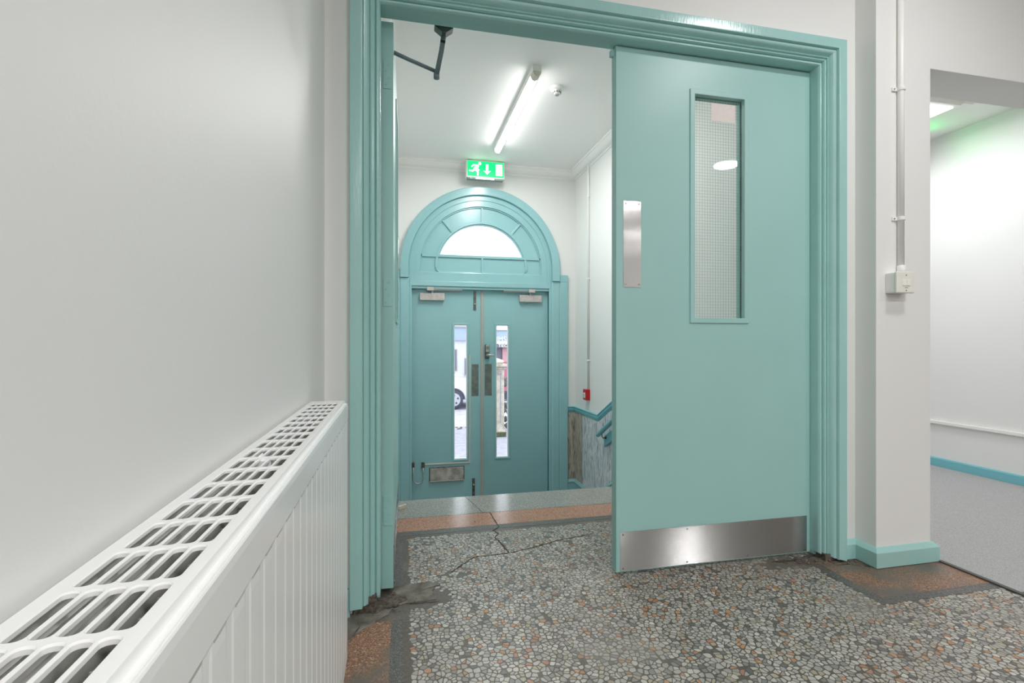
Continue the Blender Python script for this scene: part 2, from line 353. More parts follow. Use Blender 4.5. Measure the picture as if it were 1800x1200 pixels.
def in_poly_region(x, y):
    if y < 1.458 and x > .008: return not (x > 2.27 and y > 1.385)
    if y < 1.80: return .008 < x < 1.70
    if y < 2.482: return (.008 if y > 1.975 else .13) < x < 1.79
    return False
def smooth_noise(x, y, s):
    from mathutils import noise
    return noise.noise(Vector((x*s, y*s, 3.3)))
def patch_mask(x, y):
    """0..1: where cement slurry hides the chips"""
    a = max(0, 1-math.hypot((x-.06)/.16, (y-1.88)/.10)); b = max(0, 1-math.hypot((x-1.66)/.26, (y-1.82)/.07))
    c = max(0, 1-math.hypot((x-.22)/.16, (y-2.03)/.07))
    e = max(0, 1-abs((x-1.0-(1.9-y)*.30)/.05)) if y < 1.9 else 0
    return max(a*2.0, b*1.4, c*.55, e*.25)+.22*smooth_noise(x, y, 6)
def build_chips():
    P = .0158; x0, x1, y0, y1 = 0, 2.72, .62, 2.50
    nx, ny = int((x1-x0)/P), int((y1-y0)/P); R = random.Random(3)
    pts = [[(x0+(i+R.uniform(.02, .98))*P, y0+(j+R.uniform(.02, .98))*P) for j in range(ny)] for i in range(nx)]
    skip = [[R.random() < .14 for j in range(ny)] for i in range(nx)]
    V = []; F = []; COL = []
    pal = [(srgb(186, 182, 174), 46), (srgb(170, 167, 160), 22), (srgb(200, 196, 188), 12), (srgb(138, 137, 134), 12), (srgb(172, 160, 138), 9),
           (srgb(190, 142, 104), 4), (srgb(176, 126, 92), 3), (srgb(104, 104, 102), 6)]
    cols = [c for c, w in pal for _ in range(w)]
    for i in range(2, nx-2):
        for j in range(2, ny-2):
            if skip[i][j]: continue
            cx, cy = pts[i][j]
            if not in_poly_region(cx, cy): continue
            pm = patch_mask(cx, cy)
            if pm > .3 and R.random() < pm*1.3: continue
            poly = [(-P*.75, -P*.75), (P*.75, -P*.75), (P*.75, P*.75), (-P*.75, P*.75)]
            gap = R.uniform(.0006, .0014)
            for a in range(-2, 3):
                for b in range(-2, 3):
                    if a == 0 and b == 0 or skip[i+a][j+b]: continue
                    qx, qy = pts[i+a][j+b]; dx, dy = qx-cx, qy-cy; d = math.hypot(dx, dy)
                    if d > P*2 or d < 1e-6: continue
                    ux, uy = dx/d, dy/d; lim = d/2-gap; out = []; L = len(poly)
                    for k in range(L):
                        p, q = poly[k], poly[(k+1) % L]; sp = p[0]*ux+p[1]*uy-lim; sq = q[0]*ux+q[1]*uy-lim
                        if sp <= 0: out.append(p)
                        if (sp < 0) != (sq < 0) and sp != sq:
                            t = sp/(sp-sq); out.append((p[0]+(q[0]-p[0])*t, p[1]+(q[1]-p[1])*t))
                    poly = out
                    if len(poly) < 3: break
                if len(poly) < 3: break
            if len(poly) < 3: continue
            # clean and cut the corners so that chips look crushed, not cellular
            q = []
            for k in range(len(poly)):
                p, r = poly[k], poly[(k+1) % len(poly)]
                if math.hypot(p[0]-r[0], p[1]-r[1]) > .0012:
                    q.append((p[0]*.87+r[0]*.13, p[1]*.87+r[1]*.13)); q.append((p[0]*.13+r[0]*.87, p[1]*.13+r[1]*.87))
            if len(q) < 4: continue
            s = R.uniform(.80, 1.0); n = len(V)
            V += [(cx+p[0]*s, cy+p[1]*s, .0006) for p in q]; F.append(tuple(range(n, n+len(q))))
            c = R.choice(cols); g = R.uniform(.82, 1.1); COL += [(c[0]*g, c[1]*g, c[2]*g, 1)]*len(q)
    # thickness: a skirt down to the matrix
    me = bpy.data.meshes.new('terrazzo_chips'); nV = len(V)
    V2 = V+[(x, y, 0.0) for x, y, z in V]; F2 = list(F)
    for f in F:
        L = len(f)
        for k in range(L): a, b = f[k], f[(k+1) % L]; F2.append((a, a+nV, b+nV, b))
    me.from_pydata(V2, [], F2)
    at = me.color_attributes.new('chip', 'FLOAT_COLOR', 'POINT')
    flat = [v for c in COL+COL for v in c]; at.data.foreach_set('color', flat)
    me.materials.append(chip_m)
    o = bpy.data.objects.new('terrazzo_chips', me); C.objects.link(o); o.parent = floor; o['kind'] = 'stuff'
build_chips()

def ribbon(pts, w, z, seed):
    R = random.Random(seed); P = []
    for a, b in zip(pts[:-1], pts[1:]):
        k = max(2, int(math.hypot(b[0]-a[0], b[1]-a[1])/.012))
        for t in range(k):
            u = t/k; P.append((a[0]+(b[0]-a[0])*u+R.uniform(-.003, .003), a[1]+(b[1]-a[1])*u+R.uniform(-.003, .003)))
    P.append(pts[-1]); L = []; Rr = []
    for i, p in enumerate(P):
        q = P[min(i+1, len(P)-1)]; o = P[max(i-1, 0)]; dx, dy = q[0]-o[0], q[1]-o[1]; d = math.hypot(dx, dy) or 1
        ww = w*R.uniform(.5, 1.2)*(.35 if i in (0, len(P)-1) else 1)
        L.append((p[0]-dy/d*ww, p[1]+dx/d*ww, z)); Rr.append((p[0]+dy/d*ww, p[1]-dx/d*ww, z))
    n = len(P); return L+Rr, [(i, i+1, n+i+1, n+i) for i in range(n-1)]
m = MB()
for k, (pts, w) in enumerate([([(.20, 2.05), (.231, 2.086), (.316, 2.175), (.40, 2.178), (.475, 2.182), (.54, 2.20), (.62, 2.226), (.75, 2.275), (.92, 2.306)], .0040),
        ([(.475, 2.182), (.465, 2.25), (.455, 2.328), (.445, 2.37), (.47, 2.41), (.452, 2.46), (.490, 2.50), (.487, 2.60), (.482, 2.728)], .0034), ([(.482, 2.73), (.44, 2.735), (.425, 2.84), (.40, 2.95), (.385, 3.03)], .0020),
        ([(-.161, 1.678), (-.09, 1.75), (-.040, 1.846)], .0036), ([(-.06, 2.729), (.6, 2.729), (1.92, 2.729)], .0011),
        ([(-.03, 1.85), (.06, 1.835), (.14, 1.832)], .0018)]):
    m.add(*ribbon(pts, w, .00125+.0001*k, k))
obj('floor_crack', m, crack_m, floor, label='thin crack wandering across the floor')
def blob(name, pts, z, mt, seed, label, rough=.006, amp=.002):
    """irregular low patch: outline jittered, filled by rings towards the centre"""
    R = random.Random(seed); cx = sum(p[0] for p in pts)/len(pts); cy = sum(p[1] for p in pts)/len(pts); out = []
    for a, b in zip(pts, pts[1:]+pts[:1]):
        k = max(2, int(math.hypot(b[0]-a[0], b[1]-a[1])/.014))
        for t in range(k): u = t/k; out.append((a[0]+(b[0]-a[0])*u+R.uniform(-rough, rough), a[1]+(b[1]-a[1])*u+R.uniform(-rough, rough)))
    rings = [[(x, y, 0) for x, y in out]]
    for s, zz in ((.96, z), (.75, z), (.5, z), (.25, z)):
        rings.append([(cx+(x-cx)*s, cy+(y-cy)*s, zz+R.uniform(-amp, amp)*.5) for x, y in out])
    return obj(name, MB().loft(rings), mt, floor, label=label, smooth=True)
blob('cement_patch', [(-.02, 1.985), (.115, 1.985), (.15, 1.955), (.118, 1.92), (.125, 1.85), (.03, 1.842), (-.035, 1.84), (-.05, 1.90)], .004, cement, 5, 'grey cement patch in the threshold')
blob('cement_patch', [(-.235, 1.80), (-.06, 1.86), (-.02, 1.83), (-.045, 1.78), (-.10, 1.725), (-.17, 1.655), (-.235, 1.62)], .0032, cement, 6, 'rough dirty cement by the left jamb')
blob('dirt_patch', [(-.10, 1.90), (-.02, 1.93), (.03, 1.86), (-.03, 1.82), (-.10, 1.79)], .008, dirt_void_m, 8, 'dark crumbling dirt under the left jamb', amp=.006)
blob('dirt_patch', [(1.56, 1.845), (1.72, 1.86), (1.80, 1.86), (1.80, 1.80), (1.74, 1.79), (1.64, 1.815)], .003, dirt_void_m, 9, 'dark dirt under the right jamb', amp=.003)
blob('dirt_patch', [(1.80, 1.80), (1.93, 1.80), (1.93, 1.745), (1.95, 1.70), (1.91, 1.70), (1.87, 1.755), (1.80, 1.765)], .0022, dirt_void_m, 10, 'dark dirt beside the pier skirting', amp=.001)
m = MB(); R = random.Random(12)
for k in range(46):
    x, y = (R.uniform(-.12, .06), R.uniform(1.78, 1.90)) if k < 34 else (R.uniform(1.66, 1.82), R.uniform(1.76, 1.83)); r = R.uniform(.0015, .005)
    m.lathe([(r*.4, 0), (r, r*.3), (r*.8, r), (r*.2, r*1.3)], (x, y, .004), n=6)
obj('rubble', m, cement, floor, kind='stuff')
m = MB(); R = random.Random(14)
for x, y in ((.335, 1.97), (.45, 1.84), (.38, 2.60), (.19, 1.87), (.62, 1.83), (.98, 2.33)):
    m.lathe([(.001, 0), (.004, .0006), (.0025, .0022), (.0005, .003)], (x, y, .0008), n=7)
obj('debris_specks', m, black, floor, kind='stuff')
m = MB().lathe([(.002, 0), (.005, .001), (.004, .003), (.001, .004)], (.90, 2.37, .0008), n=8)
obj('debris_fleck', m, mat('blue_fleck', srgb(40, 120, 190), .5), floor, label='tiny blue scrap on the floor')

# carpet and threshold strip
m = MB(); m.box(2.284, 3.98, 1.407, 1.71, 0, .006).box(2.284, 3.85, 1.71, 1.905, 0, .006).box(2.252, 3.98, 1.905, 6.1, 0, .006).box(3.98, 6.4, 1.407, 1.70, 0, .006)
carpet = struct('floor', m, carpet_m, 'light grey carpet in the side room', 'carpet')
m = MB(); m.prism([(2.266, 1.389), (6.4, 1.389), (6.4, 1.408), (2.285, 1.408), (2.285, 1.69), (2.266, 1.69)], 'z', 0, .0075)
obj('threshold_strip', m, strip_dark, carpet, bevel=.001, label='dark threshold strip edging the carpet')

# stairs down to the street doors
stairs = thing('trim_2', 'terrazzo stair flight going down to the street doors', 'stairs', (CX, 3.05, -.9), kind='structure')
for k in range(6):
    y0 = 3.02+.27*k; m = MB().box(-.12, 1.94, y0, y0+.30 if k < 5 else 5.62, -1.0 if k == 5 else -.15*(k+2), -.15*(k+1) if k < 5 else -.90)
    obj('step', m, grey_tz, stairs)

# ------------------------------------------------------------------ door architrave of the hall doorway
# profile: t = distance outwards from the opening edge, y = depth
PROF = [(0, 1.905), (0, 1.832), (.0015, 1.826), (.006, 1.8205), (.011, 1.8195), (.015, 1.823), (.018, 1.827), (.0185, 1.818), (.022, 1.813), (.028, 1.812),
        (.0285, 1.806), (.031, 1.8035), (.034, 1.8055), (.035, 1.809), (.038, 1.803), (.043, 1.793), (.049, 1.787), (.054, 1.7855), (.0565, 1.789), (.0575, 1.781),
        (.060, 1.7755), (.064, 1.774), (.098, 1.774), (.100, 1.776), (.100, YW)]
arch = MB(); R = random.Random(4)
rings = []
zl = lambda t: .040-.10*t+R.uniform(-.003, .003)+(0.014 if t < .02 else 0)
zr = lambda t: .028-.24*t+R.uniform(-.003, .003)
rings.append([(XL-t, y, zl(t)) for t, y in PROF])
rings.append([(XL-t, y, ZH+t) for t, y in PROF])
rings.append([(XR+t, y, ZH+t) for t, y in PROF])
rings.append([(XR+t, y, max(.004, zr(t))) for t, y in PROF])
arch.loft(rings, closed=True, caps=True)
architrave = thing('trim_3', 'glossy teal moulded architrave round the hall double doorway', 'door frame', (CX, 1.80, 0), kind='structure')
smooth_by_angle(obj('architrave', arch, teal_old, architrave))
m = MB()   # lining behind (reveal)
m.box(XL-.02, XL-.002, 1.85, 1.902, .03, ZH).box(XR+.002, XR+.02, 1.85, 1.902, .012, ZH).box(XL-.02, XR+.02, 1.85, 1.902, ZH+.002, ZH+.02)
obj('door_lining', m, teal, architrave)
m = MB(); m.box(XL-.09, XL-.012, 1.80, 1.86, 0, .06).box(XR+.012, XR+.085, 1.80, 1.86, 0, .03)  # recessed slab added so the gap under the jambs reads as a dark void
obj('void_slab', m, dirt_void_m, architrave, label='dark slab standing in for the void under the jambs')

# baseboards in the hall
def skirt(name, path, h, label, t=.02, mt=teal, nx=None):
    return None
m = MB(); m.prism([(1.788, 0.002), (YW, .002), (YW, .095), (1.796, .095), (1.788, .088)], 'x', -.2565, -.1725)
struct('baseboard_left', m, teal, 'short teal skirting between radiator wall and doorway', 'baseboard')
prof = [(0, .003), (.022, .003), (.022, .066), (.008, .082), (0, .084)]
m = MB()
A = [(1.8812, YW), (1.96, YW), (1.96, 1.71), (2.25, 1.71), (2.25, 1.905)]; N = [(0, -1), None, None, None, (1, 0)]
off = lambda i, d: {0: (1.8812, YW-d), 1: (1.96-d, YW-d), 2: (1.96-d, 1.71-d), 3: (2.25+d, 1.71-d), 4: (2.25+d, 1.905)}[i]
m.loft([[(*off(i, d), z) for d, z in prof] for i in range(5)])
struct('baseboard_pier', m, teal, 'teal skirting wrapped round the foot of the pier', 'baseboard', bevel=.0015)

# ------------------------------------------------------------------ hall door leaves
def make_leaf(root, sx, mirrored_label):
    """local x = distance from the hinge, y = 0 the face to the hall, +y towards the vestibule"""
    WL = .929; z0, z1 = .016, 2.150
    vs0, vs1, vz0, vz1 = .337, .575, 1.052, 1.992      # vision opening
    k = dict(local=True)
    m = MB(sx).slab(0, WL, z0, z1, vs0-.005, vs1+.005, vz0-.005, vz1+.005, 0, .044)
    obj('door_panel', m, teal, root, bevel=.0012, **k)
    for (ya, yb, nm) in ((-.006, .017, 'vision_frame'), (.027, .050, 'vision_frame')):
        m = MB(sx); o = .022
        a = [(vs0-o, vz0-o), (vs1+o, vz0-o), (vs1+o, vz1+o), (vs0-o, vz1+o)]; b = [(vs0, vz0), (vs1, vz0), (vs1, vz1), (vs0, vz1)]
        vv = [(x, ya, z) for x, z in a]+[(x, ya, z) for x, z in b]+[(x, yb, z) for x, z in a]+[(x, yb, z) for x, z in b]; ff = []
        for i in range(4):
            j = (i+1) % 4; ff += [(i, j, 4+j, 4+i), (8+i, 12+i, 12+j, 8+j), (i, 8+i, 8+j, j), (4+i, 4+j, 12+j, 12+i)]
        m.add(vv, ff); obj(nm, m, teal, root, bevel=.002, **k)
    pane = obj('glass_pane', MB(sx).box(vs0-.004, vs1+.004, .0195, .0245, vz0, vz1-.001), glass_wired, root, label='wired glass pane', **k)
    m = MB(sx); g = .0128; w = .00024; x = vs0+.008
    while x < vs1-.004: m.box(x-w, x+w, .0216, .0222, vz0, vz1-.001); x += g
    z = vz0+.007
    while z < vz1-.002: m.box(vs0+.002, vs1-.002, .0222, .0228, z-w, z+w); z += g
    obj('wire_mesh', m, wire_m, pane, local=True, kind='stuff', label='fine square wire mesh inside the glass')
    m = MB(sx); x = vs0+.0005                        # dark of the gap between glass and bead, put in as black strips
    R = random.Random(5); z = vz0
    while z < vz1-.02:
        h = R.uniform(.01, .05); m.box(vs0+.0003, vs0+R.uniform(.0008, .0022), .0172, .0185, z, min(z+h, vz1-.002)); z += h
    obj('gap_shade_line', m, black, root, label='black strips for the dark uneven gap beside the glass', **k)
    def grooved(u0, u1, v0, v1, along, p, a, mt, nm, lb):
        """thin plate whose face carries the fine rolled grooves of brushed steel, so that lamps smear across them"""
        m = MB(sx).box(*((u0, u1, -.0013, 0, v0, v1) if along == 'x' else (v0, v1, -.0013, 0, u0, u1)))
        o = obj(nm, m, mt, root, label=lb, **k)
        n = int((v1-v0)/p*8); V = []; F = []
        for i in range(n+1):
            v = v0+(v1-v0)*i/n; y = -.0016-a*math.sin(2*PI*(v-v0)/p)
            for u in (u0, u1): V.append((u, y, v) if along == 'x' else (v, y, u))
        for i in range(n): F.append((2*i, 2*i+1, 2*i+3, 2*i+2))
        obj('brushed_face', MB(sx).add(V, F), mt, o, smooth=True, local=True)
        return o
    pp = grooved(1.174, 1.526, .820, .898, 'z', .0008, .00007, steel_v, 'push_plate', 'brushed steel push plate')
    for xx in (.830, .888):
        for zz in (1.186, 1.514): obj('screw', MB(sx).lathe([(.0038, .0002), (.0035, -.0018), (.001, -.0021)], (xx, -.0016, zz), 'y', 10), screw_m, pp, local=True)
    kp = grooved(.018, .912, .020, .178, 'x', .0008, .00014, steel_h, 'kick_plate', 'brushed steel kick plate')
    for xx in (.030, .320, .61, .900):
        for zz in (.030, .168): obj('screw', MB(sx).lathe([(.0036, .0002), (.0033, -.0018), (.001, -.0021)], (xx, -.0016, zz), 'y', 10), screw_m, kp, local=True)
    return root
d1 = thing('door_1', 'teal hall door leaf standing open edge-on at the left jamb', 'door', (-.0285, 1.925, 0.006), math.atan2(1, .014), kind='structure')
make_leaf(d1, 1, 0)
for za, zb in ((1.897, 2.003), (1.078, 1.184), (.254, .365)):
    h = obj('hinge', MB().box(-.0022, .0004, .006, .037, za, zb), teal, d1, bevel=.0006, local=True, label='painted-over hinge leaf')
    for q, zz in enumerate((.15, .38, .62, .85)):
        obj('screw', MB().lathe([(.0042, 0), (.0038, -.0012), (.0022, -.0012), (.0018, -.0004)], (-.0022, .017 if q % 2 else .027, za+(zb-za)*zz), 'x', 10), teal_old, h, local=True)
# overhead closer of that leaf: arm, knuckle, bracket under the head
cl = obj('closer_arm', MB().tube([(.10, .02, 2.10), (.13, -.06, 2.088), (.125, -.172, 2.048)], .0095, 8, .007), arm_grey, d1, local=True, smooth=True, label='grey closer arm')
m = MB().tube([(-.0285+.170+.0, 2.045, 2.04), (.158, 2.0, 2.115), (.165, 1.975, 2.165)], .0105, 8)
d1c = thing('closer_bracket', 'grey elbow arm and foot of the door closer hanging under the door head', 'door closer', (.165, 1.96, 2.17))
obj('upper_arm', m, arm_grey, d1c, smooth=True)
obj('collar', MB().tube([(.1615, 1.987, 2.140), (.1628, 1.983, 2.148)], .0105, 10), black, d1c)
m = MB().prism([(.128, 2.19), (.200, 2.19), (.200, 2.178), (.172, 2.158), (.156, 2.158), (.128, 2.178)], 'y', 1.945, 1.982)
m.box(.128, .200, 1.905, 1.995, 2.19, 2.196)
obj('foot', m, steel_dark, d1c, bevel=.001)
obj('knuckle', MB().lathe([(.004, -.012), (.012, -.01), (.012, .01), (.004, .012)], (.1415, 2.046, 2.036), 'z', 14), arm_grey, d1c, smooth=True)
d2 = thing('door_2', 'teal hall door leaf with wired vision panel standing closed', 'door', (XR-.001, 1.87, 0), kind='structure')
make_leaf(d2, -1, 0)
obj('notice', MB().box(-.482, -.368, .0180, .0188, 1.898, 1.975), paper, d2, local=True, label='small blank paper square stuck on the glass')
obj('rebate_catch', MB().box(-.944, -.929, .018, .034, 2.118, 2.142), teal_old, d2, local=True)
m = MB().prism([(-.010, 2.868), (.030, 2.905), (.030, 2.918), (-.016, 2.882)], 'z', .0012, .022)
tag(obj('door_stop', m, cream_pl, bevel=.002), 'small cream wedge door stop on the grey band by the open leaf', 'door stop')

# ------------------------------------------------------------------ vestibule trims
# cornice, with mitres
cor = [(0, 2.795), (.006, 2.793), (.010, 2.800), (.012, 2.806), (.03, 2.812), (.05, 2.828), (.062, 2.846), (.068, 2.862), (.076, 2.864), (.083, 2.868), (.085, 2.88), (0, 2.88)]
co = lambda i, d: {0: (-.12+d, 1.91), 1: (-.12+d, 5.37-d), 2: (1.94-d, 5.37-d), 3: (1.94-d, 1.91)}[i]
m = MB().loft([[(*co(i, d), z) for d, z in cor] for i in range(4)])
smooth_by_angle(struct('trim_4', m, ceil_white, 'white plaster cornice round the stair ceiling', 'cornice'))
# dado rail (sheared along the stair) on end and right wall
dz = lambda y: .219 if y >= 4.67 else (.219+(4.67-y)*.504 if y > 3.05 else 1.035)
dprof = [(0, -.064), (.010, -.062), (.016, -.050), (.014, -.044), (.020, -.040), (.022, -.022), (.018, -.018), (.024, -.012), (.026, -.002), (.020, 0), (0, 0)]
path = [(1.84, 5.37, 'e'), (1.94, 5.37, 'c'), (1.94, 4.67, 'r'), (1.94, 3.05, 'r'), (1.94, 1.92, 'r')]
m = MB().loft([[((x if q == 'e' else x-d), (y-d if q in 'ec' else y), dz(y)+z) for d, z in dprof] for x, y, q in path])
smooth_by_angle(struct('trim_5', m, cyan_rail, 'light blue dado rail stepping down the stair wall', 'dado rail'))
sz = lambda y: -.606 if y >= 4.80 else (-.606+(4.80-y)*.55 if y > 3.05 else .33)
sprof = [(0, -.30), (.020, -.30), (.020, -.045), (.024, -.04), (.026, -.026), (.018, -.016), (.016, -.006), (.008, 0), (0, 0)]
path = [(1.84, 5.37, 'e'), (1.94, 5.37, 'c'), (1.94, 4.80, 'r'), (1.94, 3.05, 'r')]
m = MB().loft([[((x if q == 'e' else x-d), (y-d if q in 'ec' else y), sz(y)+z) for d, z in sprof] for x, y, q in path])
smooth_by_angle(struct('baseboard_stair', m, teal_blue, 'moulded teal skirting at the foot of the stair wall', 'baseboard'))
wains = thing('trim_6', 'grey veined marble dado panelling on the stair wall', 'marble panelling', (1.94, 4.2, -.6), kind='structure')
obj('marble_panel', MB().box(1.842, 1.934, 5.364, 5.37, -.64, .17), marble_b, wains, label='brown marble slip beside the door frame')
ys = [5.364, 5.12, 4.67, 4.2, 3.7, 3.2]
for a, b in zip(ys[1:], ys[:-1]):
    lo = lambda y: sz(y)-.03; hi = lambda y: dz(y)-.05
    m = MB().prism([(a+.001, lo(a)), (b-.001, lo(b)), (b-.001, hi(b)), (a+.001, hi(a))], 'x', 1.934, 1.94)
    obj('marble_panel', m, marble_b if b > 5.3 else marble_g, wains)
# handrail
hr = thing('handrail', 'light blue wooden handrail on brass brackets down the stair wall', 'handrail', (1.93, 4.5, 0))
m = MB()
m.tube([(1.872, 4.545, .040), (1.872, 4.53, .048), (1.872, 3.2, .787), (1.872, 2.6, .92)], [.018, .023, .023, .023], 14)
obj('rail', m, cyan_rail, hr, smooth=True)
m = MB().prism([(4.49, .038), (4.49, -.064), (3.1, .63), (3.1, .76)], 'x', 1.914, 1.934)
obj('backing_board', m, cyan_rail, hr, bevel=.003)
for y in (4.44, 3.6):
    zz = .035+(4.545-y)*.556
    b = obj('bracket', MB().tube([(1.872, y, zz-.012), (1.872, y-.005, zz-.045), (1.885, y, zz-.062), (1.914, y, zz-.058)], .005, 8), brass, hr, smooth=True)
    obj('rose', MB().lathe([(.016, 0), (.014, -.006), (.005, -.008)], (1.914, y, zz-.058), 'x', 14), brass, b)

# ------------------------------------------------------------------ street entrance: arched frame, fanlight, doors
ent = thing('trim_7', 'teal arched timber frame of the street entrance with panelled fanlight', 'door frame', (CX, 5.37, -.9), kind='structure')
def ring(mb, r0, r1, y0, y1, zb, a0=0, a1=PI, n=48):
    """arch band from zb up the sides and round"""
    inn = [(CX+r0*math.cos(a0+(a1-a0)*k/n), CZ+r0*math.sin(a0+(a1-a0)*k/n)) for k in range(n+1)]
    out = [(CX+r1*math.cos(a0+(a1-a0)*k/n), CZ+r1*math.sin(a0+(a1-a0)*k/n)) for k in range(n+1)]
    if zb is not None: inn = [(CX+r0, zb)]+inn+[(CX-r0, zb)]; out = [(CX+r1, zb)]+out+[(CX-r1, zb)]
    mb.loft([[(a[0], y0, a[1]), (b[0], y0, b[1]), (b[0], y1, b[1]), (a[0], y1, a[1])] for a, b in zip(inn, out)])
m = MB(); ring(m, .790, .876, 5.318, 5.372, 1.630); obj('arch_ring', m, teal_blue, ent, bevel=.006, seg=3)
m = MB(); ring(m, .735, .790, 5.352, 5.385, 1.60); ring(m, .672, .740, 5.360, 5.40, 1.60); obj('arch_inner_band', m, teal_blue, ent, bevel=.004)
# side pilasters
for s in (-1, 1):
    m = MB(); xs = lambda t: CX+s*t
    prof2 = [(.757, 5.372), (.757, 5.350), (.775, 5.346), (.785, 5.352), (.800, 5.340), (.872, 5.338), (.876, 5.346), (.885, 5.338), (.972, 5.336), (.976, 5.342), (.976, 5.40), (.757, 5.40)]
    m.loft([[(xs(t), y, -.9) for t, y in prof2], [(xs(t), y, 1.628) for t, y in prof2]])
    m.box(*sorted((xs(.876), xs(.976))), 5.336, 5.40, 1.628, 1.705)
    obj('side_post', m, teal_blue, ent, bevel=.003)
# fanlight panel behind with its D-shaped hole
N_ = 40; GR = .476; zb_ = 1.895; a0 = math.asin((zb_-CZ)/GR)
outc = [(CX+.70*math.cos(a0*.6+(PI-2*a0*.6)*k/N_), CZ+.70*math.sin(a0*.6+(PI-2*a0*.6)*k/N_)) for k in range(N_+1)]
inc = [(CX+GR*math.cos(a0+(PI-2*a0)*k/N_), CZ+GR*math.sin(a0+(PI-2*a0)*k/N_)) for k in range(N_+1)]
m = MB(); m.loft([[(a[0], 5.392, a[1]), (b[0], 5.392, b[1]), (b[0], 5.43, b[1]), (a[0], 5.43, a[1])] for a, b in zip(inc, outc)])
m.prism([outc[0], inc[0], inc[-1], outc[-1], (CX-.70, 1.64), (CX+.70, 1.64)], 'y', 5.392, 5.43)
obj('fanlight_panel', m, teal_blue, ent)
m = MB(); ring(m, .488, .512, 5.378, 5.394, 1.76)          # raised beads
for s in (-1, 1):                                        # the inner ring turns into a rounded foot
    m.tube([(CX+s*.5, 5.388, 1.765), (CX+s*.495, 5.388, 1.735), (CX+s*.475, 5.388, 1.712), (CX+s*.45, 5.388, 1.704)], .010, 8)
m.box(CX-.45, CX+.45, 5.380, 5.394, 1.694, 1.712)
obj('bead_ring', m, teal_blue, ent, bevel=.003)
m = MB(); ring(m, .660, .676, 5.376, 5.394, 1.70); m.box(CX-.67, CX+.67, 5.376, 5.394, 1.690, 1.704); obj('bead_ring', m, teal_blue, ent, bevel=.003)
def bar2(p, q, w=.011, name='glazing_bar'):
    dx, dz_ = q[0]-p[0], q[1]-p[1]; d = math.hypot(dx, dz_); nx, nz = -dz_/d*w, dx/d*w
    obj(name, MB().prism([(p[0]+nx, p[1]+nz), (q[0]+nx, q[1]+nz), (q[0]-nx, q[1]-nz), (p[0]-nx, p[1]-nz)], 'y', 5.376, 5.394), teal_blue, ent, bevel=.002)
for ang in (50, 90, 130):
    a = math.radians(ang); bar2((CX+.50*math.cos(a), CZ+.50*math.sin(a)), (CX+.668*math.cos(a), CZ+.668*math.sin(a)))
bar2((CX-.668, 1.880), (CX+.668, 1.880), .014); bar2((CX, 1.872), (CX, 1.70), .010)
w1 = thing('window_1', 'half-round clear fanlight pane glowing white over the street doors', 'window', (CX, 5.41, 1.89), kind='structure')
m = MB().prism([p for p in inc], 'y', 5.412, 5.418); obj('glass_pane', m, glass, w1)
# transom moulding and head
m = MB(); m.box(CX-.757, CX+.757, 5.366, 5.42, 1.60, 1.70).box(CX-.775, CX+.775, 5.348, 5.42, 1.548, 1.602).box(CX-.757, CX+.757, 5.362, 5.42, 1.520, 1.550)
obj('transom', m, teal_blue, ent, bevel=.004)
m = MB(); m.box(CX-.785, CX-.757, 5.372, 5.47, -.9, 1.66).box(CX+.757, CX+.785, 5.372, 5.47, -.9, 1.66).box(CX-.78, CX+.78, 5.42, 5.47, 1.52, 1.66)
m.box(CX-.80, CX+.80, 5.43, 5.47, 1.60, 1.70)
obj('rebate_lining', m, teal_blue, ent)

def street_leaf(root, x0, x1, gx0, gx1):
    gz0, gz1 = -.330, 1.138; y0, y1 = 5.42, 5.465; z0, z1 = -.885, 1.521
    m = MB().slab(x0, x1, z0, z1, gx0-.004, gx1+.004, gz0-.004, gz1+.004, y0, y1)
    obj('door_panel', m, teal_blue, root)
    m = MB(); o = .019; a = [(gx0-o, gz0-o), (gx1+o, gz0-o), (gx1+o, gz1+o), (gx0-o, gz1+o)]; b = [(gx0, gz0), (gx1, gz0), (gx1, gz1), (gx0, gz1)]
    ya, yb = 5.412, 5.425
    vv = [(x, ya, z) for x, z in a]+[(x, ya, z) for x, z in b]+[(x, yb, z) for x, z in a]+[(x, yb, z) for x, z in b]; ff = []
    for i in range(4):
        j = (i+1) % 4; ff += [(i, j, 4+j, 4+i), (8+i, 12+i, 12+j, 8+j), (i, 8+i, 8+j, j), (4+i, 4+j, 12+j, 12+i)]
    m.add(vv, ff); obj('vision_frame', m, teal_blue, root, bevel=.002)
    m = MB().box(gx0, gx0+.008, 5.428, 5.445, gz0, gz1).box(gx1-.008, gx1, 5.428, 5.445, gz0, gz1).box(gx0+.008, gx1-.008, 5.428, 5.445, gz0, gz0+.008).box(gx0+.008, gx1-.008, 5.428, 5.445, gz1-.008, gz1)
    obj('glazing_bead', m, white_pl, root, label='glazing bead round the narrow pane, daylight put in as pale colour')  # daylight on the bead edge is put into its pale colour
    obj('glass_pane', MB().box(gx0, gx1, 5.446, 5.452, gz0, gz1), glass, root)
d3 = thing('door_3', 'left teal street door with letter plate and narrow glazed slit', 'door', (.097, 5.44, -.885), kind='structure')
street_leaf(d3, .097, .868, .563, .707)
d4 = thing('door_4', 'right teal street door with lever lock and narrow glazed slit', 'door', (1.637, 5.44, -.885), kind='structure')
street_leaf(d4, .872, 1.637, 1.031, 1.170)
obj('astragal', MB().box(.859, .886, 5.408, 5.42, -.88, 1.512), mat('astragal_strip', srgb(178, 172, 160), .4), d4, bevel=.003, label='cream meeting strip between the street doors')
obj('push_plate', MB().box(.757, .833, 5.4175, 5.42, .358, .706), plate_dark, d3, label='dull steel push plate')
obj('push_plate', MB().box(.903, .981, 5.4175, 5.42, .358, .706), plate_dark, d4, label='dull steel push plate')
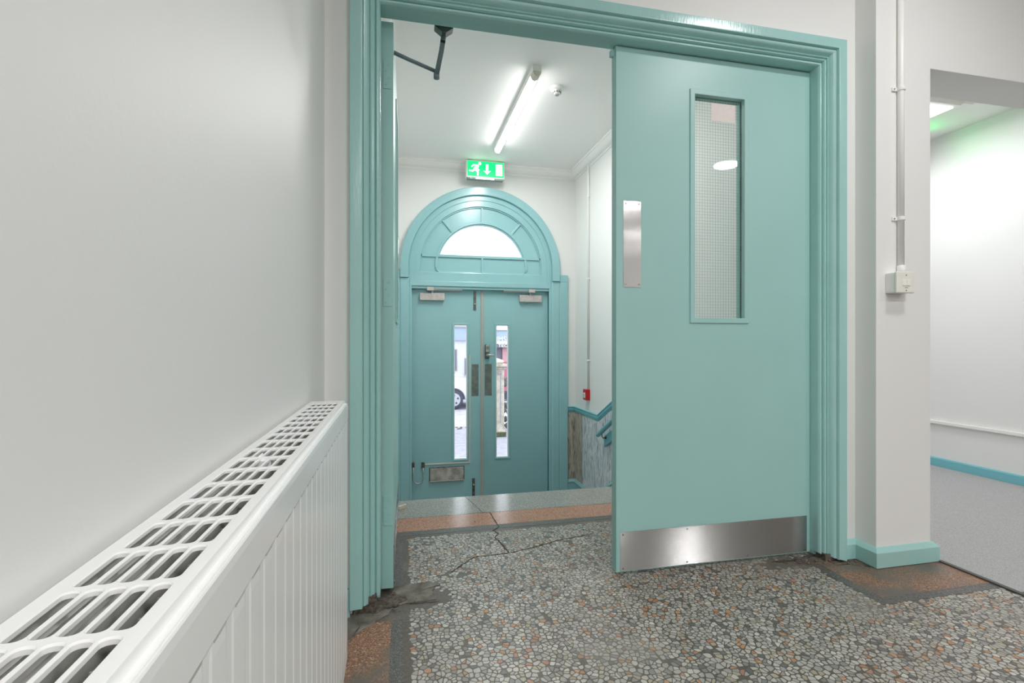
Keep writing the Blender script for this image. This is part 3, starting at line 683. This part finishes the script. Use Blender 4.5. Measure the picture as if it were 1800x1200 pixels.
# digital lock with lever
lk = obj('door_lock', MB().box(.902, .953, 5.388, 5.42, .765, .925), steel_dark, d4, bevel=.012, seg=4, label='dark keypad lock case')
obj('lever', MB().tube([(.925, 5.388, .805), (.925, 5.355, .807), (.94, 5.345, .808), (1.0, 5.345, .803)], [.012, .011, .012, .009], 12), steel, lk, smooth=True)
obj('lock_face', MB().box(.908, .947, 5.384, 5.389, .842, .912), steel, lk, bevel=.003)
m = MB()
for a in range(3):
    for b in range(3): m.box(.913+a*.011, .920+a*.011, 5.381, 5.385, .872+b*.012, .880+b*.012)
obj('keypad_button', m, steel_dark, lk, kind='stuff')
# letter plate
lp = obj('letter_plate', MB().box(.296, .676, 5.412, 5.42, -.556, -.402), steel_dark, d3, bevel=.003, label='tarnished steel letter plate')
obj('letter_flap', MB().box(.306, .668, 5.402, 5.412, -.545, -.412), ramp_mat('tarnished_steel', [(.3, srgb(136, 130, 126)), (.7, srgb(196, 190, 184))], 14, .4, detail=6), lp, bevel=.003)
obj('flap_lip', MB().box(.300, .672, 5.397, 5.404, -.560, -.546), steel, lp, bevel=.002, label='bright lower lip')
# flush bolts
for (x, za, zb) in ((.776, 1.30, 1.512), (.762, -.80, -.545)):
    b = obj('door_bolt', MB().box(x, x+.030, 5.412, 5.42, za, zb), steel_dark, d3, bevel=.003, label='steel slide bolt')
    obj('bolt_knob', MB().lathe([(.006, 0), (.006, -.008), (.010, -.012), (.008, -.018)], (x+.015, 5.412, za+.065 if za > 0 else zb-.07), 'y', 12), steel, b, smooth=True)
# cable trunking, flexible door loop
m = MB().box(.729, .741, 5.411, 5.42, -.362, .815).box(.250, .741, 5.411, 5.42, -.374, -.362)
obj('cable_trunking', m, cream_pl, d3, bevel=.001, label='thin cream cable trunking')
obj('loop_terminal', MB().box(.214, .248, 5.402, 5.42, -.405, -.340), steel_dark, d3, bevel=.003)
obj('loop_terminal', MB().box(.112, .140, 5.402, 5.42, -.395, -.335), steel_dark, d3, bevel=.003)
pts = [(.128, 5.405, -.39), (.124, 5.40, -.45)]+[(.178-.054*math.cos(PI*k/10), 5.398, -.51-.055*math.sin(PI*k/10)) for k in range(11)]+[(.236, 5.40, -.45), (.231, 5.405, -.40)]
obj('cable_loop', MB().tube(pts, .0055, 8), steel, d3, smooth=True, label='armoured flexible cable loop')
# overhead closers
def closer(root, xa, xb, arm_tip, shoe):
    b = obj('closer_body', MB().box(xa, xb, 5.375, 5.42, 1.398, 1.474), closer_met, root, bevel=.003, label='silver door closer body')
    px = (xa+xb)/2+(.0 if xa < 1 else .0); 
    obj('closer_spindle', MB().lathe([(.011, 0), (.011, .022), (.014, .024), (.014, .034)], (px, 5.397, 1.474), 'z', 12), steel, b)
    obj('closer_arm', MB().box(*sorted((px, arm_tip)), 5.388, 5.398, 1.502, 1.512), steel, b, bevel=.002)
    obj('closer_arm', MB().box(*sorted((shoe, arm_tip)), 5.366, 5.376, 1.512, 1.526), steel, b, bevel=.002)
    obj('closer_shoe', MB().box(shoe-.036, shoe+.036, 5.342, 5.372, 1.500, 1.536), closer_met, b, bevel=.003)
closer(d3, .197, .458, .65, .305)
closer(d4, 1.291, 1.545, 1.108, 1.425)

# ------------------------------------------------------------------ fire things on the stair
ex = thing('exit_sign', 'lit green running-man exit sign with down arrow above the arch', 'exit sign', (.875, 5.235, 2.872))
SX0, SX1, SZ0, SZ1 = .670, 1.082, 2.690, 2.872
obj('sign_case', MB().box(SX0, SX1, 5.204, 5.275, SZ0, SZ1), white_pl, ex, bevel=.004)
obj('mounting_plate', MB().box(.74, 1.01, 5.215, 5.27, 2.872, 2.880), white_pl, ex)
gx0, gx1, gz0, gz1 = .684, 1.070, 2.705, 2.862
fc = obj('sign_face', MB().box(gx0, gx1, 5.200, 5.2045, gz0, gz1), green_em, ex, label='glowing green face')
def sp(u, v): return (gx0+u*(gx1-gx0), gz1-v*(gz1-gz0))
def stroke(mb, pts, w):
    P = [sp(*p) for p in pts]
    for a, b in zip(P[:-1], P[1:]):
        dx, dz_ = b[0]-a[0], b[1]-a[1]; d = math.hypot(dx, dz_) or 1; nx, nz = -dz_/d*w, dx/d*w; n = 6
        th = math.atan2(nz, nx); poly = [(a[0]+w*math.cos(th+PI*k/n), a[1]+w*math.sin(th+PI*k/n)) for k in range(n+1)]+[(b[0]+w*math.cos(th+PI+PI*k/n), b[1]+w*math.sin(th+PI+PI*k/n)) for k in range(n+1)]
        mb.prism(poly, 'y', 5.1985, 5.2002)
m = MB(); c = sp(.335, .15); m.prism([(c[0]+.0165*math.cos(2*PI*k/18), c[1]+.0165*math.sin(2*PI*k/18)) for k in range(18)], 'y', 5.1985, 5.2002)
stroke(m, [(.27, .33), (.20, .52)], .0155)                       # trunk
stroke(m, [(.25, .27), (.16, .27), (.115, .38)], .0072)             # rear arm
stroke(m, [(.29, .37), (.25, .48), (.31, .58)], .0068)            # front arm
stroke(m, [(.20, .56), (.14, .665), (.06, .655)], .0085)           # rear leg
stroke(m, [(.21, .56), (.28, .70), (.28, .92)], .0085)             # front leg
obj('running_figure', m, white_em, fc)
m = MB().prism([sp(.505, .16), sp(.575, .16), sp(.575, .62), sp(.645, .60), sp(.54, .85), sp(.435, .60), sp(.505, .62)], 'y', 5.1985, 5.2002); obj('arrow', m, white_em, fc)
m = MB().prism([sp(.78, .12), sp(.965, .12), sp(.965, .89), sp(.78, .89)], 'y', 5.1985, 5.2002); obj('door_symbol', m, white_em, fc)
base = obj('lower_bar', MB().box(.684, 1.068, 5.206, 5.27, 2.676, 2.690), mat('grey_trim_plastic', srgb(150, 156, 152), .4), ex, label='grey lower bar')
for a, b in ((.772, .868), (.875, .968)): obj('downlight_strip', MB().box(a, b, 5.203, 5.24, 2.678, 2.687), strip_em, base)
obj('status_led', MB().lathe([(.004, 0), (.003, -.003)], (.722, 5.206, 2.683), 'y', 10), led_em, base)

sd = thing('smoke_detector', 'round white smoke detector on the stair ceiling beside the tube light', 'smoke detector', (1.155, 3.60, 2.88))
sm = obj('base', MB().lathe([(.052, 0), (.052, -.012), (.046, -.020), (.036, -.022)], (1.155, 3.60, 2.88), n=28), white_pl, sd)
smooth_by_angle(sm)
smooth_by_angle(obj('sensor_head', MB().lathe([(.033, -.020), (.033, -.030), (.028, -.034), (.028, -.048), (.025, -.054), (.018, -.056)], (1.155, 3.60, 2.88), n=28), white_pl, sd))
m = MB()
for k in range(10):
    a = 2*PI*k/10; x, y = 1.155+.0282*math.cos(a), 3.60+.0282*math.sin(a); m.box(x-.0035, x+.0035, y-.0035, y+.0035, 2.833, 2.845)
obj('vent_slot', m, mat('slot_grey', srgb(110, 110, 108), .6), sd, kind='stuff')
obj('sensor_disc', MB().lathe([(.017, 0), (.016, -.003)], (1.155, 3.60, 2.824), n=20), mat('disc_grey', srgb(180, 180, 178), .5), sd)

tl = thing('tube_light', 'white batten tube light shining on the stair ceiling', 'ceiling light', (.925, 4.05, 2.88))
obj('batten', MB().box(.893, .957, 3.33, 4.80, 2.835, 2.88), white_pl, tl, bevel=.003)
prof = [(.925+.027*math.cos(a), 2.832+.030*math.sin(a)) for a in [PI+PI*k/10 for k in range(11)]]
obj('diffuser', MB().prism(prof, 'y', 3.405, 4.78), tube_em, tl, label='glowing tube diffuser')
prof = [(.925+.030*math.cos(a), 2.835+.034*math.sin(a)) for a in [PI+PI*k/10 for k in range(11)]]
obj('end_cap', MB().prism(prof, 'y', 3.33, 3.405), cream_pl, tl); obj('end_cap', MB().prism(prof, 'y', 4.78, 4.80), cream_pl, tl)

cv = thing('conduit', 'slim white conduit running down the stair wall to the red call point', 'conduit', (1.93, 4.93, .45))
obj('pipe', MB().tube([(1.925, 4.925, 2.815), (1.928, 4.93, 2.78), (1.928, 4.93, .45)], .0115, 12), white_pl, cv, smooth=True)
for z in (2.487, 1.617, .757):
    obj('saddle_clip', MB().lathe([(.0115, -.008), (.015, -.007), (.015, .007), (.0115, .008)], (1.928, 4.93, z), 'z', 12).box(1.934, 1.94, 4.90, 4.96, z-.006, z+.006), white_pl, cv)
cp = thing('fire_call_point', 'small red fire alarm call point above the dado rail', 'call point', (1.94, 4.955, .34))
obj('case', MB().box(1.893, 1.94, 4.91, 5.0, .338, .450), red_pl, cp, bevel=.004)
w_ = obj('label_plate', MB().box(1.8915, 1.894, 4.932, 4.98, .362, .415), white_pl, cp, label='white press panel')
m = MB().box(1.8905, 1.8918, 4.945, 4.967, .385, .391)
m.prism([(4.950, .380), (4.962, .380), (4.956, .370)], 'x', 1.8905, 1.8918).prism([(4.950, .396), (4.962, .396), (4.956, .406)], 'x', 1.8905, 1.8918)
obj('press_mark', m, black, w_)

# ------------------------------------------------------------------ pier: conduit and switch
pc = thing('conduit', 'white surface conduit running down the pier to the switch', 'conduit', (2.075, 1.69, 1.24))
obj('pipe', MB().tube([(2.075, 1.6985, 2.9), (2.075, 1.6985, 1.262)], .0125, 16), white_pl, pc, smooth=True)
obj('gland', MB().tube([(2.075, 1.6965, 1.243), (2.075, 1.6965, 1.275)], .016, 16), white_pl, pc, smooth=True)
for z in (2.025, 1.474, 2.58):
    cl_ = MB().lathe([(.0125, -.008), (.0158, -.007), (.0158, .007), (.0125, .008)], (2.075, 1.6975, z), 'z', 18)
    cl_.box(2.038, 2.066, 1.703, 1.71, z-.008, z+.008)
    s_ = obj('saddle_clip', cl_, white_pl, pc, bevel=.001)
    obj('screw', MB().lathe([(.0035, 0), (.003, -.002)], (2.047, 1.703, z), 'y', 10), screw_m, s_)
sw = thing('wall_switch', 'white square surface switch box on the pier', 'switch', (2.05, 1.70, 1.15))
obj('back_box', MB().box(2.006, 2.096, 1.668, 1.71, 1.156, 1.242), white_pl, sw, bevel=.005, seg=3)
fp = obj('face_plate', MB().box(2.004, 2.098, 1.657, 1.669, 1.154, 1.244), mat('switch_face', srgb(232, 231, 222), .3), sw, bevel=.005, seg=3)
for x in (2.033, 2.054): obj('rocker', MB().box(x, x+.018, 1.654, 1.6585, 1.184, 1.210), white_pl, fp, bevel=.0015)
for z in (1.228, 1.165): obj('screw', MB().lathe([(.0026, 0), (.0022, -.0006)], (2.052, 1.6568, z), 'y', 10), black, fp)
m = MB()
for k in range(5): m.box(2.045+k*.0032, 2.0472+k*.0032, 1.6566, 1.6571, 1.1745, 1.1775)
obj('printed_mark', m, mat('print_grey', srgb(120, 120, 118), .6), fp)

# ------------------------------------------------------------------ lights
for i, (x, y) in enumerate(LAMPS):
    t = thing('ceiling_light', ['round white ceiling light nearest the teal doorway', 'round white ceiling light out in the hall, mirrored in the wired glass', 'added round ceiling light, unseen, brightening the left wall and radiator', 'round white ceiling light towards the back on the left',
               'round white ceiling light at the back in the middle', 'round white ceiling light farthest behind the camera'][i], 'ceiling light', (x, y, 2.9), group='round ceiling lights in the hall')
    smooth_by_angle(obj('lamp_base', MB().lathe([(.150, 0), (.150, -.03), (.138, -.045), (.132, -.045)], (x, y, 2.9), n=36), white_pl, t))
    smooth_by_angle(obj('lamp_diffuser', MB().lathe([(.132, -.040), (.130, -.048), (.05, -.0505), (.0, -.0505)], (x, y, 2.9), n=36), lamp_em, t))
pt = thing('panel_light', 'square flat light panel on the side room ceiling', 'ceiling light', (3.2, 2.82, 2.51))
obj('panel_frame', MB().box(2.87, 3.53, 2.49, 3.15, 2.475, 2.51), white_pl, pt, bevel=.003)
obj('panel_diffuser', MB().box(2.90, 3.50, 2.52, 3.12, 2.470, 2.476), panel_em, pt, label='glowing white diffuser')
obj('driver_box', MB().box(3.52, 3.60, 2.47, 2.56, 2.480, 2.51), white_pl, pt, bevel=.003)
gx = thing('exit_sign', 'small green exit light under the side room ceiling behind the pier', 'exit sign', (3.70, 2.95, 2.51))
obj('sign_case', MB().box(3.60, 3.79, 2.935, 2.975, 2.38, 2.51), white_pl, gx, bevel=.004)
obj('sign_face', MB().box(3.61, 3.78, 2.93, 2.935, 2.39, 2.48), green_glow, gx)

# ------------------------------------------------------------------ radiator (local frame: x out of the wall, y along it, far end at 0)
rad = thing('radiator', 'long white ribbed panel radiator with slotted top grille on the left wall', 'radiator', (-.2435, 1.467, 0), .0135)
L = 1.92; ZT = .785; ZB = .064
# grille as a pressed sheet with rounded slots
m = MB(); gx0_, gxp, nx = .0105, .0134, 5; gyp = .0645; ny = int((L-.09)/gyp); y_first = -.048
def rrect(x0, x1, y0, y1, r, n=3):
    P = []
    for cx_, cy_, a in ((x1-r, y1-r, 0), (x0+r, y1-r, PI/2), (x0+r, y0+r, PI), (x1-r, y0+r, 1.5*PI)):
        P += [(cx_+r*math.cos(a+PI/2*k/n), cy_+r*math.sin(a+PI/2*k/n)) for k in range(n+1)]
    return P
def edge_match(x0, x1, y0, y1, n=3):
    """outline of the cell with as many points as rrect, so the two loft together"""
    P = []; cx_, cy_ = (x0+x1)/2, (y0+y1)/2
    for (X, Y), (hx, hy) in (((x1, y1), (0, 1)), ((x0, y1), (1, 0)), ((x0, y0), (0, 1)), ((x1, y0), (1, 0))):
        pa = (X, cy_+(Y-cy_)*.8); pb = (cx_+(X-cx_)*.6, Y)
        seq = [pa, (X, Y), (X, Y), pb] if hy else [pb, (X, Y), (X, Y), pa]
        P += seq
    return P
for j in range(ny):
    ya = y_first-gyp*(j+1)+.0; yb = ya+gyp
    for i in range(nx):
        xa = gx0_+gxp*i; xb = xa+gxp
        hx0, hx1, hy0, hy1 = xa+.0015, xb-.0015, ya+.0040, yb-.0040
        o_ = edge_match(xa, xb, ya, yb); e = .0012
        r1 = rrect(hx0-e*.8, hx1+e*.8, hy0-e, hy1+e, .0046); r2 = rrect(hx0, hx1, hy0, hy1, .0040)
        m.loft([[(x, y, ZT) for x, y in o_], [(x, y, ZT) for x, y in r1], [(x, y, ZT-.0012) for x, y in r2], [(x, y, ZT-.0042) for x, y in r2]], caps=False)
ye = y_first-gyp*ny
for (xa, xb, ya, yb) in ((0, gx0_, -L, 0), (gx0_+nx*gxp, .086, -L, 0), (gx0_, gx0_+nx*gxp, y_first, 0), (gx0_, gx0_+nx*gxp, -L, ye)):
    m.add([(xa, ya, ZT), (xb, ya, ZT), (xb, yb, ZT), (xa, yb, ZT)], [(0, 1, 2, 3)])
# turned-down rims of the cover
m.add([(0, -L, ZT), (0, 0, ZT), (0, 0, ZT-.03), (0, -L, ZT-.03)], [(0, 1, 2, 3)])
m.loft([[(.086, y, ZT), (.0872, y, ZT-.0004), (.0878, y, ZT-.0016), (.0878, y, ZT-.020)] for y in (-L, 0)], closed=False, caps=False)
m.add([(0, 0, ZT), (.0878, 0, ZT-.0005), (.0878, 0, ZT-.03), (0, 0, ZT-.03)], [(0, 1, 2, 3)])
smooth_by_angle(obj('top_grille', m, rad_white, rad, local=True, label='slotted white top grille'))
# front panel: flat band, then shallow vertical ribs
def fx(y, z):
    x = .0965
    if z > ZT-.012: return .0925
    return x
ribs = []; y = 0.0; pitch = .05
cols = [0.0, -.016]
yy = -.024
while yy > -L+.04:
    cols += [yy, yy-.004, yy-.016, yy-.020]; yy -= pitch
cols += [-L+.016, -L]
def depth(i): # groove depth of column i
    if i < 2 or i >= len(cols)-2: return 0
    return (0, .0009, .0009, 0)[(i-2) % 4]
zt_, zb_r = .7355, .115
rows = [(.7762, .0870, 0), (.7755, .0915, 0), (.7762, .0935, 0), (.7785, .0948, 0), (.7788, .0962, 0), (.7768, .0974, 0), (.770, .0980, 0), (zt_+.006, .0980, 0), (zt_, .0980, 0), (zt_-.001, .0962, .45), (zt_-.014, .0968, 1), (zb_r+.014, .0968, 1), (zb_r, .0968, 0), (ZB+.006, .0968, 0), (ZB, .0935, 0), (ZB, .085, 0)]
m = MB(); n_ = len(cols); vs = []; fs = []
for (z, x, g) in rows:
    for i, c_ in enumerate(cols):
        edge = .006 if i in (0, n_-1) else 0
        gz = depth(i)*g
        xx = x-gz-edge
        vs.append((xx, c_, z))
for r_ in range(len(rows)-1):
    for i in range(n_-1): a = r_*n_+i; fs.append((a, a+1, a+n_+1, a+n_))
m.add(vs, fs)
obj('front_panel', m, rad_white, rad, local=True, bevel=.0006, label='white front panel with fine vertical ribs')
m = MB()      # dashed shadow line of the seam, put in as grey strips
yy = -.024
while yy > -L+.04: m.box(.0955, .0971, yy-.046, yy-.020, zt_-.0036, zt_-.0012); yy -= pitch
obj('seam_shade', m, rad_grey, rad, local=True, kind='stuff', label='grey strips for the shade of the dashed pressed seam')
obj('side_panel', MB().box(0, .088, -.0015, 0, ZB+.01, ZT-.02), rad_white, rad, local=True)
obj('side_panel', MB().box(0, .088, -L, -L+.0015, ZB+.01, ZT-.02), rad_white, rad, local=True)
m = MB().box(.080, .086, -L+.01, -.01, ZB, .760); obj('inner_panel', m, rad_grey, rad, local=True)
m = MB().box(.004, .010, -L+.01, -.01, ZB, .745); obj('back_panel', m, rad_grey, rad, local=True)
rings = []; k = 0; yy = -.02
while yy > -L+.03:
    rings.append([((.030 if k % 2 else .058), yy, .10), ((.030 if k % 2 else .058), yy, .735), ((.0312 if k % 2 else .0592), yy, .735), ((.0312 if k % 2 else .0592), yy, .10)]); yy -= .016; k += 1
obj('convector_fin', MB().loft(rings), rad_grey, rad, local=True, kind='stuff', label='folded convector fins seen through the grille')
m = MB().box(.030, .052, -.700, -.672, ZT-.016, ZT-.004).box(.034, .037, -.694, -.676, ZT-.004, ZT+.002)
obj('grille_clip', m, rad_white, rad, local=True, bevel=.001)
for y in (-.25, -1.6): obj('wall_bracket', MB().box(-.0085, .0, y-.02, y+.02, .2, .7), rad_white, rad, local=True)
for y in (-.04, -1.86): obj('pipe_tail', MB().tube([(.045, y, .075), (.045, y, .0005)], .0075, 10), steel, rad, local=True)

# ------------------------------------------------------------------ street outside
ZG = -1.0
m = MB().box(-14, 16, 5.6, 11.4, ZG-.2, ZG); struct('floor', m, paving, 'pale paved forecourt outside the street doors', 'pavement')
m = MB().box(-14, 16, 11.4, 19, ZG-.22, ZG-.02); road = struct('floor', m, asphalt, 'pale grey road across the view outside', 'road')
obj('kerb', MB().box(-14, 16, 11.4, 11.55, ZG-.2, ZG+.005), stone_m, road)
R = random.Random(9); m = MB()
for k in range(26): x = R.uniform(1.0, 2.2); y = R.uniform(11.1, 11.35); m.lathe([(.02, 0), (.03, .008), (.01, .02)], (x, y, ZG), n=6)
obj('leaf_litter', m, hedge_m, road, kind='stuff')
def pill(px, y):  # point on a plane Y=y seen at pixel column px
    u = (px-900)/872; s, c = math.sin(math.atan(195/872)), math.cos(math.atan(195/872)); return y*(s+c*u)/(c-s*u)
# gate pier
gp = thing('gate_pier', 'weathered stone gate pier with moulded cap and mossy foot outside', 'gate pier', (1.98, 10.2, ZG))
xa, xb = 1.68, 2.11
obj('shaft', MB().box(xa+.03, xb-.03, 10.03, 10.40, ZG+.1, .40), stone_m, gp, bevel=.01)
obj('plinth', MB().box(xa, xb, 10.0, 10.43, ZG, ZG+.14), stone_m, gp, bevel=.02)
obj('moss', MB().box(xa+.1, xb+.004, 9.992, 10.01, ZG, ZG+.10), moss_m, gp, bevel=.01, label='green moss at the foot')
obj('cap', MB().box(xa-.01, xb+.01, 9.98, 10.45, .40, .43).box(xa-.05, xb+.05, 9.94, 10.49, .445, .49).box(xa+.0, xb, 9.99, 10.44, .43, .445).box(xa+.05, xb-.05, 10.05, 10.38, .49, .54), stone_m, gp, bevel=.006)
m = MB().box(xa+.10, xa+.115, 10.022, 10.031, ZG+.3, .30).box(xb-.115, xb-.10, 10.022, 10.031, ZG+.3, .30).box(xa+.10, xb-.10, 10.022, 10.031, .29, .305)
obj('panel_moulding', m, frame_grey, gp)
hd = thing('hedge', 'dark clipped hedge beyond the stone gate pier', 'hedge', (2.6, 10.9, ZG))
R = random.Random(2); m = MB()
for k in range(120):
    x, y, z, r = R.uniform(2.14, 3.2), R.uniform(10.6, 11.1), R.uniform(ZG+.03, .15), R.uniform(.03, .07)
    m.lathe([(r*.3, -r), (r, -r*.2), (r*.7, r*.5), (r*.1, r)], (x, y, z), n=5)
obj('foliage', m, hedge_m, hd, kind='stuff')
obj('trunk', MB().tube([(2.6, 10.9, ZG), (2.62, 10.88, -.2)], .02, 8), hedge_m, hd)
bd = tag(obj('banner', MB().box(2.40, 3.0, 12.4, 12.43, -.3, .45).box(2.40, 2.43, 12.4, 12.43, ZG, -.3).box(2.97, 3.0, 12.4, 12.43, ZG, -.3), pink_m), 'pink-red board standing beyond the gate pier', 'board')
# parked car, nose to the right
car = thing('car', 'white parked car with silver alloy wheels outside the left slit window', 'car', (.4, 15.0, ZG))
side = [(-1.75, .35), (-1.72, .75), (-1.60, .98), (-1.1, 1.02), (-.55, 1.42), (.35, 1.45), (1.02, 1.03), (1.75, .90), (2.10, .78), (2.30, .62), (2.34, .42), (2.30, .26), (-1.70, .26)]
ox = .08
def ringy(y, s, dz_=0): return [(ox+x, y, ZG+.02+(z if z < .9 else .9+(z-.9)*s)) for x, z in side]
m = MB().loft([ringy(14.55, .90), ringy(14.48, .97), ringy(14.50, 1), ringy(16.2, 1), ringy(16.22, .97), ringy(16.15, .9)])
obj('car_body', m, car_white, car, bevel=.03, smooth=True)
m = MB().prism([(ox-1.0, ZG+1.06), (ox-.52, ZG+1.40), (ox+.30, ZG+1.42), (ox+.88, ZG+1.08)], 'y', 14.47, 14.49); obj('side_window', m, car_glass, car)
for wx in (1.50, -1.05):
    for wy, s in ((14.50, 1), (16.05, -1)):
        wc = obj('wheel', MB().lathe([(.20, -.06), (.27, -.07), (.275, .0), (.275, .10), (.2, .12)], (wx, wy, ZG+.275), 'y', 28), tyre_m, car, smooth=True)
        m = MB().lathe([(.03, -.075), (.19, -.066), (.195, -.05), (.17, -.03)], (wx, wy, ZG+.275), 'y', 24); obj('alloy_rim', m, alloy, wc)
        for k in range(5):
            a = 2*PI*k/5+.3; x, z = wx+.12*math.cos(a), ZG+.275+.12*math.sin(a)
            obj('rim_hole', MB().lathe([(.03, -.079), (.026, -.074)], (x, wy, z), 'y', 8), tyre_m, wc)
    arc = [(wx+.33*math.cos(PI*k/14), ZG+.275+.33*math.sin(PI*k/14)) for k in range(15)]; arc2 = [(wx+.278*math.cos(PI*k/14), ZG+.275+.278*math.sin(PI*k/14)) for k in range(15)]
    obj('wheel_arch', MB().prism(arc+arc2[::-1], 'y', 14.455, 14.50), tyre_m, car)
obj('bumper', MB().box(1.9, ox+2.36, 14.5, 16.2, ZG+.22, ZG+.45), frame_grey, car, bevel=.03)
# far buildings
YB = 19.0
X0, XM, X1 = -8, pill(846, YB), 14
b1 = thing('building', 'white rendered building with blue-grey upper band across the road', 'building', ((X0+XM)/2, YB, ZG))
obj('wall', MB().box(X0, XM-.02, YB, YB+4, ZG, 1.02), render_white, b1)
obj('upper_band', MB().box(X0, XM-.02, YB-.15, YB+4, 1.02, 1.50), blue_grey, b1)
obj('parapet', MB().box(X0, XM, YB-.2, YB+4, 1.50, 1.56), frame_grey, b1)
for (pa, pb, za, zb) in ((798.5, 803.3, -.15, .68), (816.5, 821.5, -.32, .34), (760, 770, -.2, .6)):
    xa_, xb_ = pill(pa, YB), pill(pb, YB)
    w = obj('window_frame', MB().box(xa_, xb_, YB-.03, YB+.02, za, zb), frame_grey, b1); obj('pane', MB().box(xa_+.03, xb_-.03, YB-.035, YB-.03, za+.04, zb-.04), win_dark, w)
b2 = thing('building', 'shop with lettered white fascia and pinkish brick across the road', 'building', ((XM+X1)/2, YB, ZG))
zpx = lambda y, px: .95-(y-601)/872*(YB*.9759+pill(px, YB)*.2182)
Z = lambda y: zpx(y, 882)
obj('wall', MB().box(XM, X1, YB, YB+4, ZG, Z(602)), shop_dark, b2)
obj('brick_pier', MB().box(pill(882.5, YB), pill(891.5, YB), YB-.1, YB+.05, ZG, Z(610)), brick_pink, b2)
obj('fascia', MB().box(XM, X1, YB-.25, YB+4, Z(591)-.2, Z(581)), blue_grey, b2)
obj('fascia_trim', MB().box(XM, X1, YB-.3, YB, Z(604), Z(600)), sign_white, b2); obj('fascia_trim', MB().box(XM, X1, YB-.3, YB, Z(581), Z(579.5)), frame_grey, b2)
def text_mesh(name, s, size, loc, m_, parent, ext=.01):
    cu = bpy.data.curves.new(name, 'FONT'); cu.body = s; cu.size = size; cu.extrude = ext; cu.space_character = 1.0
    t = bpy.data.objects.new('tmp', cu); C.objects.link(t); t.rotation_euler = (PI/2, 0, 0); t.location = loc
    bpy.context.view_layer.update()
    dg = bpy.context.evaluated_depsgraph_get(); me = bpy.data.meshes.new_from_object(t.evaluated_get(dg)); me.transform(t.matrix_world)
    off = parent.location.copy() if parent.parent is None else parent.location+parent.parent.location
    me.transform(Matrix.Translation(-off)); bpy.data.objects.remove(t)
    me.materials.clear(); me.materials.append(m_); me.name = name
    o = bpy.data.objects.new(name, me); C.objects.link(o); o.parent = parent; return o
text_mesh('fascia_lettering', 'IMSE', .27, (pill(871.2, YB)-.03, YB-.27, Z(600)+.0), sign_white, b2)
obj('sign_board', MB().box(XM, X1, YB-.29, YB-.05, Z(610.5), Z(604)), shop_dark, b2)
text_mesh('sign_lettering', 'TIEC', .17, (pill(873.2, YB), YB-.31, Z(609.8)), sign_white, b2)
v2 = thing('van', 'pale vehicle parked beyond the gate pier', 'van', (3.4, 16.5, ZG))
obj('van_body', MB().prism([(pill(866, 16.5), ZG+.3), (pill(866, 16.5), .45), (pill(884, 16.5), .33), (pill(893, 16.5), .05), (pill(897, 16.5), ZG+.3)], 'y', 16.3, 17.8), car_white, v2, bevel=.05)
for px_ in (870, 893): obj('wheel', MB().lathe([(.2, -.05), (.28, -.06), (.28, .1), (.2, .12)], (pill(px_, 16.4), 16.35, ZG+.28), 'y', 24), tyre_m, v2)
